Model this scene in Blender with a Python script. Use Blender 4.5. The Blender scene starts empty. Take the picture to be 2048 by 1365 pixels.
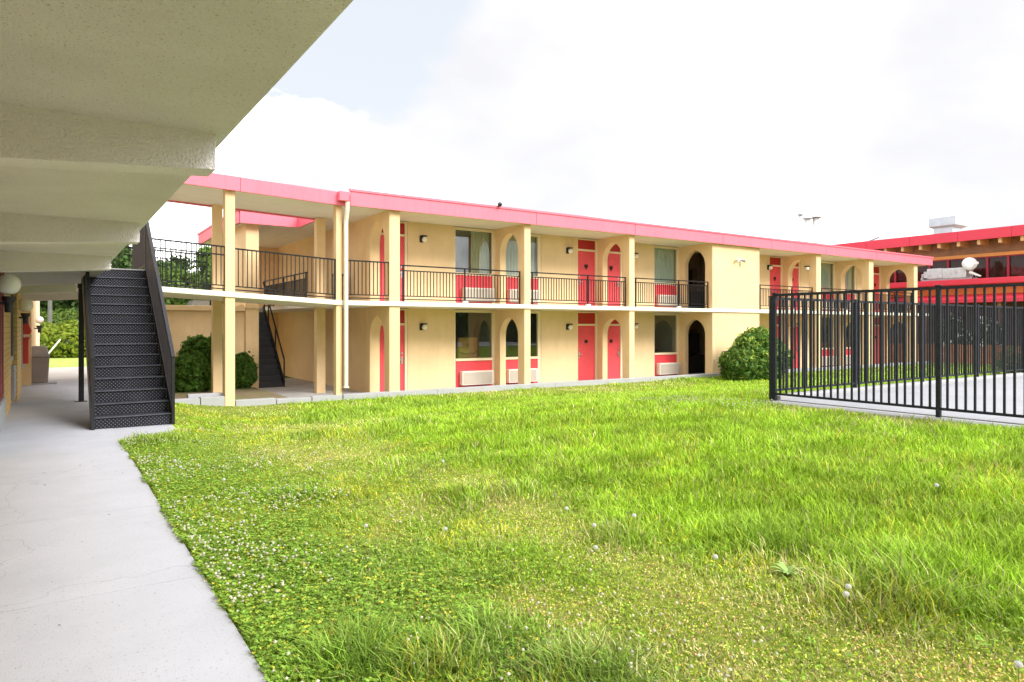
import bpy, math, random
import numpy as np
from mathutils import Vector
random.seed(7); RNG = np.random.default_rng(11)
PI = math.pi
scene = bpy.context.scene
COL = scene.collection

# ------------------------------------------------------------------ materials
def newmat(name):
    m = bpy.data.materials.new(name); m.use_nodes = True
    nt = m.node_tree
    for n in list(nt.nodes): nt.nodes.remove(n)
    return m, nt
def N(nt, t, **k):
    n = nt.nodes.new(t)
    for a, b in k.items():
        if hasattr(n, a): setattr(n, a, b)
        else: n.inputs[a].default_value = b
    return n
def L(nt, a, b): nt.links.new(a, b)
def rgba(c): return (c[0], c[1], c[2], 1.0)

def mat(name, col, rough=0.7, var=0.12, nscale=1.5, bump=0.0, bscale=60.0, spec=0.4, metal=0.0, stain=None, stain_s=0.6, stain_lo=0.5, stain_hi=0.75, speck=None, speck_s=40, bdist=0.01, streak=0, crack=0):
    """painted / mineral surface: base colour with two octaves of tone variation, optional stains and specks, optional bump"""
    m, nt = newmat(name)
    out = N(nt, 'ShaderNodeOutputMaterial'); p = N(nt, 'ShaderNodeBsdfPrincipled')
    p.inputs['Roughness'].default_value = rough; p.inputs['Metallic'].default_value = metal
    p.inputs['Specular IOR Level'].default_value = spec
    L(nt, p.outputs[0], out.inputs[0])
    tc = N(nt, 'ShaderNodeTexCoord')
    n1 = N(nt, 'ShaderNodeTexNoise'); n1.inputs['Scale'].default_value = nscale; n1.inputs['Detail'].default_value = 6; n1.inputs['Roughness'].default_value = .65
    L(nt, tc.outputs['Object'], n1.inputs['Vector'])
    r1 = N(nt, 'ShaderNodeMapRange'); r1.inputs['From Min'].default_value = .3; r1.inputs['From Max'].default_value = .7
    r1.inputs['To Min'].default_value = 1 - var; r1.inputs['To Max'].default_value = 1 + var
    L(nt, n1.outputs[0], r1.inputs[0])
    mx = N(nt, 'ShaderNodeMix', data_type='RGBA', blend_type='MULTIPLY'); mx.inputs[0].default_value = 1
    mx.inputs[6].default_value = rgba(col); L(nt, r1.outputs[0], mx.inputs[7])
    cur = mx.outputs[2]
    if stain is not None:
        n2 = N(nt, 'ShaderNodeTexNoise'); n2.inputs['Scale'].default_value = stain_s; n2.inputs['Detail'].default_value = 8; n2.inputs['Roughness'].default_value = .7
        L(nt, tc.outputs['Object'], n2.inputs['Vector'])
        r2 = N(nt, 'ShaderNodeMapRange'); r2.inputs['From Min'].default_value = stain_lo; r2.inputs['From Max'].default_value = stain_hi
        L(nt, n2.outputs[0], r2.inputs[0])
        m2 = N(nt, 'ShaderNodeMix', data_type='RGBA'); L(nt, r2.outputs[0], m2.inputs[0]); L(nt, cur, m2.inputs[6]); m2.inputs[7].default_value = rgba(stain)
        cur = m2.outputs[2]
    if speck is not None:
        v = N(nt, 'ShaderNodeTexNoise'); v.inputs['Scale'].default_value = speck_s; v.inputs['Detail'].default_value = 2
        L(nt, tc.outputs['Object'], v.inputs['Vector'])
        r3 = N(nt, 'ShaderNodeMapRange'); r3.inputs['From Min'].default_value = .62; r3.inputs['From Max'].default_value = .70
        L(nt, v.outputs[0], r3.inputs[0])
        m3 = N(nt, 'ShaderNodeMix', data_type='RGBA'); L(nt, r3.outputs[0], m3.inputs[0]); L(nt, cur, m3.inputs[6]); m3.inputs[7].default_value = rgba(speck)
        cur = m3.outputs[2]
    if streak:
        mpn = N(nt, 'ShaderNodeMapping'); mpn.inputs['Scale'].default_value = (5, 5, .35); L(nt, tc.outputs['Object'], mpn.inputs[0])
        ns = N(nt, 'ShaderNodeTexNoise'); ns.inputs['Scale'].default_value = 1.6; ns.inputs['Detail'].default_value = 7; ns.inputs['Roughness'].default_value = .65; L(nt, mpn.outputs[0], ns.inputs[0])
        rs_ = N(nt, 'ShaderNodeMapRange'); rs_.inputs['From Min'].default_value = .5; rs_.inputs['From Max'].default_value = .78; rs_.inputs['To Min'].default_value = 1; rs_.inputs['To Max'].default_value = 1 - streak; L(nt, ns.outputs[0], rs_.inputs[0])
        ms = N(nt, 'ShaderNodeMix', data_type='RGBA', blend_type='MULTIPLY'); ms.inputs[0].default_value = 1; L(nt, cur, ms.inputs[6]); L(nt, rs_.outputs[0], ms.inputs[7]); cur = ms.outputs[2]
    if crack:
        nd = N(nt, 'ShaderNodeTexNoise'); nd.inputs['Scale'].default_value = 1.4; nd.inputs['Detail'].default_value = 5; L(nt, tc.outputs['Object'], nd.inputs[0])
        mv = N(nt, 'ShaderNodeVectorMath', operation='MULTIPLY_ADD'); mv.inputs[1].default_value = (.9, .9, .9); L(nt, nd.outputs['Color'], mv.inputs[0]); L(nt, tc.outputs['Object'], mv.inputs[2])
        vo = N(nt, 'ShaderNodeTexVoronoi', feature='DISTANCE_TO_EDGE'); vo.inputs['Scale'].default_value = .33; L(nt, mv.outputs[0], vo.inputs['Vector'])
        rv = N(nt, 'ShaderNodeMapRange'); rv.inputs['From Min'].default_value = .0008; rv.inputs['From Max'].default_value = .0022; rv.inputs['To Min'].default_value = 1 - crack; rv.inputs['To Max'].default_value = 1; L(nt, vo.outputs['Distance'], rv.inputs[0])
        mc = N(nt, 'ShaderNodeMix', data_type='RGBA', blend_type='MULTIPLY'); mc.inputs[0].default_value = 1; L(nt, cur, mc.inputs[6]); L(nt, rv.outputs[0], mc.inputs[7]); cur = mc.outputs[2]
    L(nt, cur, p.inputs['Base Color'])
    if bump > 0:
        nb = N(nt, 'ShaderNodeTexNoise'); nb.inputs['Scale'].default_value = bscale; nb.inputs['Detail'].default_value = 5
        L(nt, tc.outputs['Object'], nb.inputs['Vector'])
        b = N(nt, 'ShaderNodeBump'); b.inputs['Strength'].default_value = bump; b.inputs['Distance'].default_value = bdist
        L(nt, nb.outputs[0], b.inputs['Height']); L(nt, b.outputs[0], p.inputs['Normal'])
    return m

def glassmat(name, tint=(.88, .92, .90), f0=.09):
    m, nt = newmat(name)
    out = N(nt, 'ShaderNodeOutputMaterial'); mix = N(nt, 'ShaderNodeMixShader')
    t = N(nt, 'ShaderNodeBsdfTransparent'); t.inputs[0].default_value = rgba(tint)
    g = N(nt, 'ShaderNodeBsdfGlossy'); g.inputs['Roughness'].default_value = .015
    tc = N(nt, 'ShaderNodeTexCoord'); nz = N(nt, 'ShaderNodeTexNoise'); nz.inputs['Scale'].default_value = 1.3
    L(nt, tc.outputs['Object'], nz.inputs['Vector'])
    b = N(nt, 'ShaderNodeBump'); b.inputs['Strength'].default_value = .02; b.inputs['Distance'].default_value = .02
    L(nt, nz.outputs[0], b.inputs['Height']); L(nt, b.outputs[0], g.inputs['Normal'])
    lw = N(nt, 'ShaderNodeLayerWeight'); lw.inputs[0].default_value = .5
    pw = N(nt, 'ShaderNodeMath', operation='POWER'); pw.inputs[1].default_value = 3.5; L(nt, lw.outputs['Facing'], pw.inputs[0])
    f = N(nt, 'ShaderNodeMapRange'); f.inputs['To Min'].default_value = f0; f.inputs['To Max'].default_value = .9; L(nt, pw.outputs[0], f.inputs[0])
    L(nt, f.outputs[0], mix.inputs[0]); L(nt, t.outputs[0], mix.inputs[1]); L(nt, g.outputs[0], mix.inputs[2]); L(nt, mix.outputs[0], out.inputs[0])
    return m

def leafmat(name, attr='Col', trans=.35, rough=.6):
    """leaf / blade: own colour from a per-leaf attribute, part of the light shines through"""
    m, nt = newmat(name)
    out = N(nt, 'ShaderNodeOutputMaterial'); p = N(nt, 'ShaderNodeBsdfPrincipled'); p.inputs['Roughness'].default_value = rough
    p.inputs['Specular IOR Level'].default_value = .25
    a = N(nt, 'ShaderNodeAttribute'); a.attribute_name = attr
    tr = N(nt, 'ShaderNodeBsdfTranslucent'); mx = N(nt, 'ShaderNodeMixShader'); mx.inputs[0].default_value = trans
    L(nt, a.outputs['Color'], p.inputs['Base Color']); L(nt, a.outputs['Color'], tr.inputs[0])
    L(nt, p.outputs[0], mx.inputs[1]); L(nt, tr.outputs[0], mx.inputs[2]); L(nt, mx.outputs[0], out.inputs[0])
    return m

def platemat(name):
    """black painted diamond plate: raised lozenges in a staggered grid"""
    m, nt = newmat(name)
    out = N(nt, 'ShaderNodeOutputMaterial'); p = N(nt, 'ShaderNodeBsdfPrincipled'); p.inputs['Roughness'].default_value = .42
    p.inputs['Specular IOR Level'].default_value = .22
    tc = N(nt, 'ShaderNodeTexCoord'); sep = N(nt, 'ShaderNodeSeparateXYZ'); L(nt, tc.outputs['Object'], sep.inputs[0])
    yz = N(nt, 'ShaderNodeMath', operation='ADD'); L(nt, sep.outputs[1], yz.inputs[0]); L(nt, sep.outputs[2], yz.inputs[1])
    def sn(src, k):
        a = N(nt, 'ShaderNodeMath', operation='MULTIPLY'); a.inputs[1].default_value = k; L(nt, src, a.inputs[0])
        s = N(nt, 'ShaderNodeMath', operation='SINE'); L(nt, a.outputs[0], s.inputs[0]); return s.outputs[0]
    k = 2 * PI / .056
    pr = N(nt, 'ShaderNodeMath', operation='MULTIPLY'); L(nt, sn(sep.outputs[0], k), pr.inputs[0]); L(nt, sn(yz.outputs[0], k), pr.inputs[1])
    r = N(nt, 'ShaderNodeMapRange'); r.inputs['From Min'].default_value = .35; r.inputs['From Max'].default_value = .7; L(nt, pr.outputs[0], r.inputs[0])
    c = N(nt, 'ShaderNodeMix', data_type='RGBA'); L(nt, r.outputs[0], c.inputs[0]); c.inputs[6].default_value = (.012, .012, .016, 1); c.inputs[7].default_value = (.13, .13, .16, 1)  # highlights on the raised lozenges painted in as a paler colour
    nz = N(nt, 'ShaderNodeTexNoise'); nz.inputs['Scale'].default_value = 5; nz.inputs['Detail'].default_value = 6; L(nt, tc.outputs['Object'], nz.inputs[0])
    r2 = N(nt, 'ShaderNodeMapRange'); r2.inputs['From Min'].default_value = .45; r2.inputs['From Max'].default_value = .75; r2.inputs['To Max'].default_value = .12; L(nt, nz.outputs[0], r2.inputs[0])
    c2 = N(nt, 'ShaderNodeMix', data_type='RGBA'); L(nt, r2.outputs[0], c2.inputs[0]); L(nt, c.outputs[2], c2.inputs[6]); c2.inputs[7].default_value = (.11, .11, .12, 1)
    L(nt, c2.outputs[2], p.inputs['Base Color'])
    b = N(nt, 'ShaderNodeBump'); b.inputs['Strength'].default_value = .9; b.inputs['Distance'].default_value = .006; L(nt, r.outputs[0], b.inputs['Height']); L(nt, b.outputs[0], p.inputs['Normal'])
    L(nt, p.outputs[0], out.inputs[0])
    return m

def brickmat(name, c1, c2, mortar, scale=1.0, rough=.85, bw=.4, bh=.1, axis='Y'):
    m, nt = newmat(name)
    out = N(nt, 'ShaderNodeOutputMaterial'); p = N(nt, 'ShaderNodeBsdfPrincipled'); p.inputs['Roughness'].default_value = rough
    tc = N(nt, 'ShaderNodeTexCoord'); sep = N(nt, 'ShaderNodeSeparateXYZ'); L(nt, tc.outputs['Object'], sep.inputs[0])
    su = N(nt, 'ShaderNodeMath', operation='ADD'); L(nt, sep.outputs[0], su.inputs[0]); L(nt, sep.outputs[1], su.inputs[1])
    cb = N(nt, 'ShaderNodeCombineXYZ'); L(nt, su.outputs[0], cb.inputs[0]); L(nt, sep.outputs[2], cb.inputs[1])
    b = N(nt, 'ShaderNodeTexBrick'); b.inputs['Color1'].default_value = rgba(c1); b.inputs['Color2'].default_value = rgba(c2); b.inputs['Mortar'].default_value = rgba(mortar)
    b.inputs['Scale'].default_value = scale; b.inputs['Brick Width'].default_value = bw; b.inputs['Row Height'].default_value = bh; b.inputs['Mortar Size'].default_value = .008
    L(nt, cb.outputs[0], b.inputs['Vector']); L(nt, b.outputs['Color'], p.inputs['Base Color'])
    bp = N(nt, 'ShaderNodeBump'); bp.inputs['Strength'].default_value = .5; bp.inputs['Distance'].default_value = .01; bp.invert = True
    L(nt, b.outputs['Fac'], bp.inputs['Height']); L(nt, bp.outputs[0], p.inputs['Normal']); L(nt, p.outputs[0], out.inputs[0])
    return m

YEL = (.79, .58, .33)
M = dict(
    stucco=mat('yellow_stucco', YEL, .9, .07, .8, .35, 90, stain=(.71, .52, .28), stain_s=.5, stain_lo=.52, stain_hi=.8, streak=.08),
    trim=mat('cream_trim', (.80, .66, .45), .7, .05),
    cream=mat('cream_paint', (.80, .70, .56), .7, .05, stain=(.6, .5, .38), stain_s=1.5, stain_lo=.6, stain_hi=.85),
    slabedge=mat('cream_slab', (.80, .76, .66), .8, .06, 2, .15, 60, streak=.2, stain=(.5, .45, .36), stain_s=1.2, stain_lo=.6, stain_hi=.85),
    soffit=mat('white_soffit', (.72, .68, .60), .9, .05),
    fascia=mat('red_fascia', (.83, .175, .24), .5, .05, 1.2, stain=(.76, .16, .21), stain_s=2, stain_lo=.55, stain_hi=.9, streak=.16, bump=.1, bscale=3, bdist=.03),
    fascia2=mat('deep_red_fascia', (.68, .042, .08), .5, .06, 1.2),
    door=mat('red_door', (.74, .075, .09), .45, .10, 2, .03, 200),
    transom=mat('dark_red_panel', (.45, .025, .022), .5, .08),
    redpanel=mat('red_panel', (.74, .06, .075), .5, .06),
    concrete=mat('walk_concrete', (.43, .44, .485), .85, .06, 1.6, .25, 120, stain=(.33, .33, .37), stain_s=.9, stain_lo=.55, stain_hi=.95, speck=(.33, .32, .33), speck_s=55, crack=.2),
    porch=mat('porch_concrete', (.45, .43, .42), .85, .12, 1.5, .25, 80, stain=(.26, .24, .22), stain_s=.8, stain_lo=.48, stain_hi=.75),
    kerb=mat('kerb_concrete', (.40, .40, .415), .9, .12, 2, .4, 50, stain=(.30, .28, .26), stain_s=2, stain_lo=.5, stain_hi=.8),
    soffit2=mat('popcorn_soffit', (.82, .775, .79), .95, .08, 1.2, .8, 90, speck=(.50, .42, .31), speck_s=80, stain=(.74, .68, .67), stain_s=.7, stain_lo=.5, stain_hi=.85, bdist=.03),
    beam=mat('popcorn_beam', (.85, .81, .83), .95, .06, 1.2, .8, 70, stain=(.78, .73, .73), stain_s=.8, stain_lo=.5, stain_hi=.85, bdist=.03),
    black=mat('black_paint', (.014, .014, .017), .38, .3, 6, .05, 80, spec=.5),
    rail=mat('black_rail', (.008, .008, .009), .5, .3, 8, spec=.25),
    brownrail=mat('brownish_black_rail', (.02, .015, .016), .45, .35, 5, spec=.35, stain=(.05, .035, .035), stain_s=4, stain_lo=.55, stain_hi=.8),  # brownish reflection along the bars put into the base colour
    fence=mat('fence_paint', (.012, .015, .022), .45, .35, 9, spec=.3, stain=(.035, .042, .055), stain_s=12, stain_lo=.55, stain_hi=.8),
    steel=mat('steel', (.6, .6, .62), .3, .1, 5, metal=.9),
    acgrille=mat('beige_grille', (.62, .56, .47), .6, .06),
    acside=mat('beige_case', (.72, .64, .56), .6, .05),
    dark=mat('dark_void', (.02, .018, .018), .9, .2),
    room=mat('room_wall', (.42, .43, .40), .9, .08),
    curtain=mat('curtain_cloth', (.70, .76, .69), .9, .08, 3),
    curtain2=mat('olive_curtain_cloth', (.58, .60, .44), .9, .1, 3),
    board=mat('brown_board', (.48, .25, .09), .5, .12, 3),
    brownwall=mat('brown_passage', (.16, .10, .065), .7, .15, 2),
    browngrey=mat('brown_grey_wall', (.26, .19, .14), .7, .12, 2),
    bulb=mat('lamp_glass', (.88, .85, .78), .25, .03),
    brickp=brickmat('yellow_brick', (.62, .42, .17), (.70, .49, .22), (.46, .31, .14), 1, .85, .4, .1),
    reddark=mat('dark_red_frame', (.25, .06, .06), .5, .1),
    bluebase=mat('blue_grey_panel', (.42, .46, .47), .7, .1),
    greymetal=mat('grey_metal', (.33, .33, .36), .5, .12, 3),
    redbox=mat('red_box', (.60, .06, .03), .45, .06),
    trash=mat('trash_plastic', (.31, .26, .235), .6, .12, 3),
    lid=mat('trash_lid', (.36, .32, .31), .55, .1, 3),
    galv=mat('galvanised', (.50, .56, .64), .45, .12, 2, metal=.35),
    hvac=mat('hvac_foil', (.56, .58, .62), .45, .2, 4, .6, 9, metal=.2, stain=(.35, .36, .38), stain_s=3, stain_lo=.55, stain_hi=.75, bdist=.05),
    white=mat('white_paint', (.80, .80, .80), .5, .05),
    orange=mat('orange_stucco', (.82, .36, .11), .85, .08, 1),
    brownwood=mat('brown_wood', (.34, .18, .10), .75, .25, 2.5),
    rafter=mat('tan_rafter', (.74, .44, .20), .7, .1),
    woodfence=mat('reddish_wood', (.62, .25, .11), .8, .3, 3),
    asphalt=mat('pale_asphalt', (.50, .49, .49), .9, .12, .5, .2, 60, stain=(.40, .32, .28), stain_s=.25, stain_lo=.55, stain_hi=.75),
    deck=mat('deck_concrete', (.315, .32, .345), .9, .08, .8, .2, 60, stain=(.32, .32, .33), stain_s=.5, stain_lo=.5, stain_hi=.85),
    bark=mat('bark', (.16, .12, .09), .9, .3, 4, .6, 20),
    barkgrey=mat('grey_wood_pole', (.14, .14, .13), .9, .2, 3),
    stairgrey=mat('dark_grey_steps', (.055, .06, .075), .6, .2, 3),
    plate=platemat('diamond_plate'),
    glass=glassmat('window_glass'), glass2=glassmat('tinted_glass', (.6, .52, .48), .05),
    leaf=leafmat('leaf'), blade=leafmat('grass_blade', trans=.28), 
    roofgrav=mat('roof_gravel', (.45, .43, .40), .95, .1),
    shed=mat('shed_paint', (.45, .45, .48), .7, .08), shedroof=mat('shed_roof', (.12, .10, .09), .8, .15),
    puff=leafmat('puff', trans=.5),
)

# lawn soil / low growth material
def lawnmat():
    m, nt = newmat('lawn_soil')
    out = N(nt, 'ShaderNodeOutputMaterial'); p = N(nt, 'ShaderNodeBsdfPrincipled'); p.inputs['Roughness'].default_value = .95; p.inputs['Specular IOR Level'].default_value = .1
    tc = N(nt, 'ShaderNodeTexCoord')
    n = N(nt, 'ShaderNodeTexNoise'); n.inputs['Scale'].default_value = 14; n.inputs['Detail'].default_value = 8; n.inputs['Roughness'].default_value = .75
    L(nt, tc.outputs['Object'], n.inputs[0])
    r = N(nt, 'ShaderNodeValToRGB'); e = r.color_ramp.elements
    e[0].position = .3; e[0].color = (.10, .13, .02, 1); e[1].position = .72; e[1].color = (.36, .42, .05, 1)
    x = r.color_ramp.elements.new(.5); x.color = (.22, .29, .035, 1)
    L(nt, n.outputs[0], r.inputs[0])
    n2 = N(nt, 'ShaderNodeTexNoise'); n2.inputs['Scale'].default_value = .9; n2.inputs['Detail'].default_value = 7; L(nt, tc.outputs['Object'], n2.inputs[0])
    r2 = N(nt, 'ShaderNodeMapRange'); r2.inputs['From Min'].default_value = .52; r2.inputs['From Max'].default_value = .7; r2.inputs['To Max'].default_value = .6; L(nt, n2.outputs[0], r2.inputs[0])
    mx = N(nt, 'ShaderNodeMix', data_type='RGBA'); L(nt, r2.outputs[0], mx.inputs[0]); L(nt, r.outputs[0], mx.inputs[6]); mx.inputs[7].default_value = (.48, .38, .18, 1)
    L(nt, mx.outputs[2], p.inputs['Base Color'])
    b = N(nt, 'ShaderNodeBump'); b.inputs['Strength'].default_value = .8; b.inputs['Distance'].default_value = .03; L(nt, n.outputs[0], b.inputs['Height']); L(nt, b.outputs[0], p.inputs['Normal'])
    L(nt, p.outputs[0], out.inputs[0]); return m
M['lawn'] = lawnmat()

# ------------------------------------------------------------------ mesh helpers
class MB:
    def __init__(s): s.v = []; s.f = []; s.m = []
    def add(s, vs, fs, mi=0):
        o = len(s.v); s.v += [tuple(v) for v in vs]
        for f in fs: s.f.append([i + o for i in f]); s.m.append(mi)
        return s
    def box(s, x0, x1, y0, y1, z0, z1, mi=0):
        return s.add([(x0,y0,z0),(x1,y0,z0),(x1,y1,z0),(x0,y1,z0),(x0,y0,z1),(x1,y0,z1),(x1,y1,z1),(x0,y1,z1)],
                     [(0,3,2,1),(4,5,6,7),(0,1,5,4),(1,2,6,5),(2,3,7,6),(3,0,4,7)], mi)
    def hexa(s, b, t, mi=0):   # bottom 4 and top 4 corners, both counter-clockwise from above
        return s.add(list(b) + list(t), [(0,3,2,1),(4,5,6,7),(0,1,5,4),(1,2,6,5),(2,3,7,6),(3,0,4,7)], mi)
    def prism(s, ax, pts, a0, a1, mi=0):
        """extrude a 2D outline along axis ax ('x': pts are (y,z), 'y': (x,z), 'z': (x,y))"""
        def P(p, a): return (a, p[0], p[1]) if ax == 'x' else (p[0], a, p[1]) if ax == 'y' else (p[0], p[1], a)
        n = len(pts); vs = [P(p, a0) for p in pts] + [P(p, a1) for p in pts]
        fs = [tuple(range(n)), tuple(range(2*n - 1, n - 1, -1))] + [(i, i + n, (i+1) % n + n, (i+1) % n) for i in range(n)]
        return s.add(vs, fs, mi)
    def bar(s, p, q, w, h=None, mi=0, up=(0, 0, 1)):
        """rectangular bar between two points, w across, h along up"""
        h = h or w; p = Vector(p); q = Vector(q); d = (q - p).normalized(); u = Vector(up)
        if abs(d.dot(u)) > .99: u = Vector((0, 1, 0))
        sd = d.cross(u).normalized(); u = sd.cross(d).normalized()
        vs = [c + sd * (i * w/2) + u * (j * h/2) for c in (p, q) for i, j in ((-1,-1),(1,-1),(1,1),(-1,1))]
        return s.add(vs, [(0,3,2,1),(4,5,6,7),(0,1,5,4),(1,2,6,5),(2,3,7,6),(3,0,4,7)], mi)
    def tube(s, pts, r, n=10, mi=0):
        pts = [Vector(p) for p in pts]; rs = r if isinstance(r, (list, tuple)) else [r] * len(pts)
        vs = []; fs = []
        for i, p in enumerate(pts):
            d = (pts[min(i+1, len(pts)-1)] - pts[max(i-1, 0)]).normalized(); u = Vector((0,0,1)) if abs(d.z) < .95 else Vector((1,0,0))
            a = d.cross(u).normalized(); b = d.cross(a)
            for k in range(n): vs.append(p + (a * math.cos(2*PI*k/n) + b * math.sin(2*PI*k/n)) * rs[i])
        for i in range(len(pts) - 1):
            for k in range(n): fs.append((i*n+k, i*n+(k+1) % n, (i+1)*n+(k+1) % n, (i+1)*n+k))
        fs.append(tuple(range(n))[::-1]); fs.append(tuple(range((len(pts)-1)*n, len(pts)*n)))
        return s.add(vs, fs, mi)
    def lathe(s, c, prof, n=20, mi=0, axis='z'):
        vs = []; fs = []
        for (r, h) in prof:
            for k in range(n):
                a = 2*PI*k/n; x, y = r*math.cos(a), r*math.sin(a)
                vs.append((c[0]+x, c[1]+y, c[2]+h) if axis == 'z' else (c[0]+x, c[1]-h, c[2]+y) if axis == 'y' else (c[0]-h, c[1]+x, c[2]+y))
        for i in range(len(prof)-1):
            for k in range(n): fs.append((i*n+k, i*n+(k+1) % n, (i+1)*n+(k+1) % n, (i+1)*n+k))
        fs.append(tuple(range(n))[::-1]); fs.append(tuple(range((len(prof)-1)*n, len(prof)*n)))
        return s.add(vs, fs, mi)
    def ball(s, c, r, n=16, mi=0, sq=1.0):
        k = n // 2
        return s.lathe(c, [(max(r*math.sin(PI*i/k), 1e-4), -r*sq*math.cos(PI*i/k)) for i in range(k+1)], n, mi)
    def build(s, name, mats, parent=None, smooth=False, bevel=0, fix=True):
        me = bpy.data.meshes.new(name); me.from_pydata(s.v, [], s.f)
        for m in (mats if isinstance(mats, (list, tuple)) else [mats]): me.materials.append(m)
        me.polygons.foreach_set('material_index', s.m)
        if fix:
            import bmesh
            bm = bmesh.new(); bm.from_mesh(me); bmesh.ops.recalc_face_normals(bm, faces=bm.faces); bm.to_mesh(me); bm.free()
        if smooth: me.polygons.foreach_set('use_smooth', [True] * len(me.polygons))
        o = bpy.data.objects.new(name, me); COL.objects.link(o)
        if parent is not None: put(o, parent)
        if bevel:
            b = o.modifiers.new('bevel', 'BEVEL'); b.width = bevel; b.segments = 2; b.limit_method = 'ANGLE'
        return o
def wloc(o):
    v = Vector(o.location)
    while o.parent: o = o.parent; v = v + Vector(o.location)
    return v
def put(o, parent):
    o.parent = parent; o.location = -wloc(parent)
def tag(o, label=None, cat=None, group=None, kind=None):
    if label: o['label'] = label
    if cat: o['category'] = cat
    if group: o['group'] = group
    if kind: o['kind'] = kind
    return o
def thing(name, loc, label, cat, group=None):
    o = bpy.data.objects.new(name, None); o.empty_display_size = .2; COL.objects.link(o); o.location = loc
    return tag(o, label, cat, group)
def dup(root, loc, label):
    def cp(o, par):
        c = o.copy(); COL.objects.link(c)
        if par is not None: c.parent = par
        for ch in [x for x in bpy.data.objects if x.parent == o and x is not c]: cp(ch, c)
        return c
    r = cp(root, None); r.location = loc; r['label'] = label
    return r

def leafmesh(name, pos, nrm, size, col, mat_, parent=None, aspect=.55, fold=.15, extra=None):
    """many leaf-shaped quads (numpy): pos Nx3, nrm Nx3 (leaf facing), size N, col Nx3; extra = MB merged in as solid core"""
    n = len(pos); rnd = RNG.normal(size=(n, 3)); nrm = nrm / np.linalg.norm(nrm, axis=1, keepdims=True)
    t = np.cross(nrm, rnd); t /= np.linalg.norm(t, axis=1, keepdims=True); b = np.cross(nrm, t)
    s = size[:, None]
    V = np.empty((n, 4, 3)); V[:, 0] = pos - t*s*.5; V[:, 1] = pos + b*s*aspect*.5 + nrm*s*fold; V[:, 2] = pos + t*s*.5; V[:, 3] = pos - b*s*aspect*.5 + nrm*s*fold
    return rawmesh(name, V.reshape(-1, 3), np.arange(4*n).reshape(-1, 4), None, np.repeat(col, 4, axis=0), mat_, parent)
def rawmesh(name, V, quads, tris, col, mat_, parent=None):
    me = bpy.data.meshes.new(name); nq = 0 if quads is None else len(quads); nt_ = 0 if tris is None else len(tris)
    me.vertices.add(len(V)); me.vertices.foreach_set('co', np.ascontiguousarray(V, dtype=np.float32).ravel())
    idx = np.concatenate([quads.ravel() if nq else np.empty(0, int), tris.ravel() if nt_ else np.empty(0, int)]).astype(np.int32)
    me.loops.add(len(idx)); me.loops.foreach_set('vertex_index', idx)
    me.polygons.add(nq + nt_)
    st = np.concatenate([np.arange(nq)*4, nq*4 + np.arange(nt_)*3]).astype(np.int32)
    me.polygons.foreach_set('loop_start', st)
    me.update(calc_edges=True)
    ca = me.color_attributes.new('Col', 'FLOAT_COLOR', 'POINT')
    c4 = np.ones((len(V), 4), np.float32); c4[:, :3] = col; ca.data.foreach_set('color', c4.ravel())
    me.materials.append(mat_)
    o = bpy.data.objects.new(name, me); COL.objects.link(o)
    if parent is not None: put(o, parent)
    return o

# value noise
_tab = RNG.random((256, 256))
def vnoise(x, y):
    xi = np.floor(x).astype(int); yi = np.floor(y).astype(int); fx = x - xi; fy = y - yi
    fx = fx*fx*(3-2*fx); fy = fy*fy*(3-2*fy); g = lambda a, b: _tab[a % 256, b % 256]
    return (g(xi, yi)*(1-fx) + g(xi+1, yi)*fx)*(1-fy) + (g(xi, yi+1)*(1-fx) + g(xi+1, yi+1)*fx)*fy
def fbm(x, y, o=4):
    s = 0; a = .5; t = 0
    for i in range(o): s = s + a*vnoise(x*2**i + 17.3*i, y*2**i + 5.1*i); t += a; a *= .55
    return s / t
def sstep(a, b, x):
    t = np.clip((x - a)/(b - a), 0, 1); return t*t*(3 - 2*t)

# ------------------------------------------------------------------ ground
def zlawn(x, y):
    x = np.asarray(x, float); y = np.asarray(y, float)
    up = .38 * sstep(.9, 8.5, x)
    fall = sstep(6.5, 17.5, y)
    z = up*(1 - fall) + (-.51)*fall*sstep(.6, 4.5, x) 
    z = z - .10*sstep(13, 19, y)*(1 - sstep(.6, 4.5, x))
    z = z + .04*(fbm(x*.9, y*.9) - .5)*sstep(.84, 1.6, x) - .025
    return z
def gridmesh(name, xs, ys, zf, m):
    X, Y = np.meshgrid(xs, ys); Z = zf(X, Y); nx, ny = len(xs), len(ys)
    V = np.stack([X, Y, Z], -1).reshape(-1, 3); i = np.arange(nx*ny).reshape(ny, nx)
    q = np.stack([i[:-1, :-1], i[:-1, 1:], i[1:, 1:], i[1:, :-1]], -1).reshape(-1, 4)
    o = rawmesh(name, V, q, None, np.full((len(V), 3), .3), m); o.data.polygons.foreach_set('use_smooth', [True]*len(o.data.polygons)); return o
g = MB().box(-400, 400, -400, 400, -1.3, -.86).build('ground', mat('ground_soil', (.13, .16, .045), .95, .2, .3)); tag(g, kind='structure')
xs = np.concatenate([np.arange(.80, 10.2, .12), np.arange(10.2, 62, .8)]); ys = np.concatenate([np.arange(-4, 9, .12), np.arange(9, 19.5, .2), [19.46]])
def zl2(X, Y):
    z = zlawn(X, Y)
    under = (X > 10.2) & (Y < 6.75)      # below the raised pool deck
    return np.where(under, -.5, z)
lawn = gridmesh('lawn', xs, ys, zl2, M['lawn']); tag(lawn, kind='structure')
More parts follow.
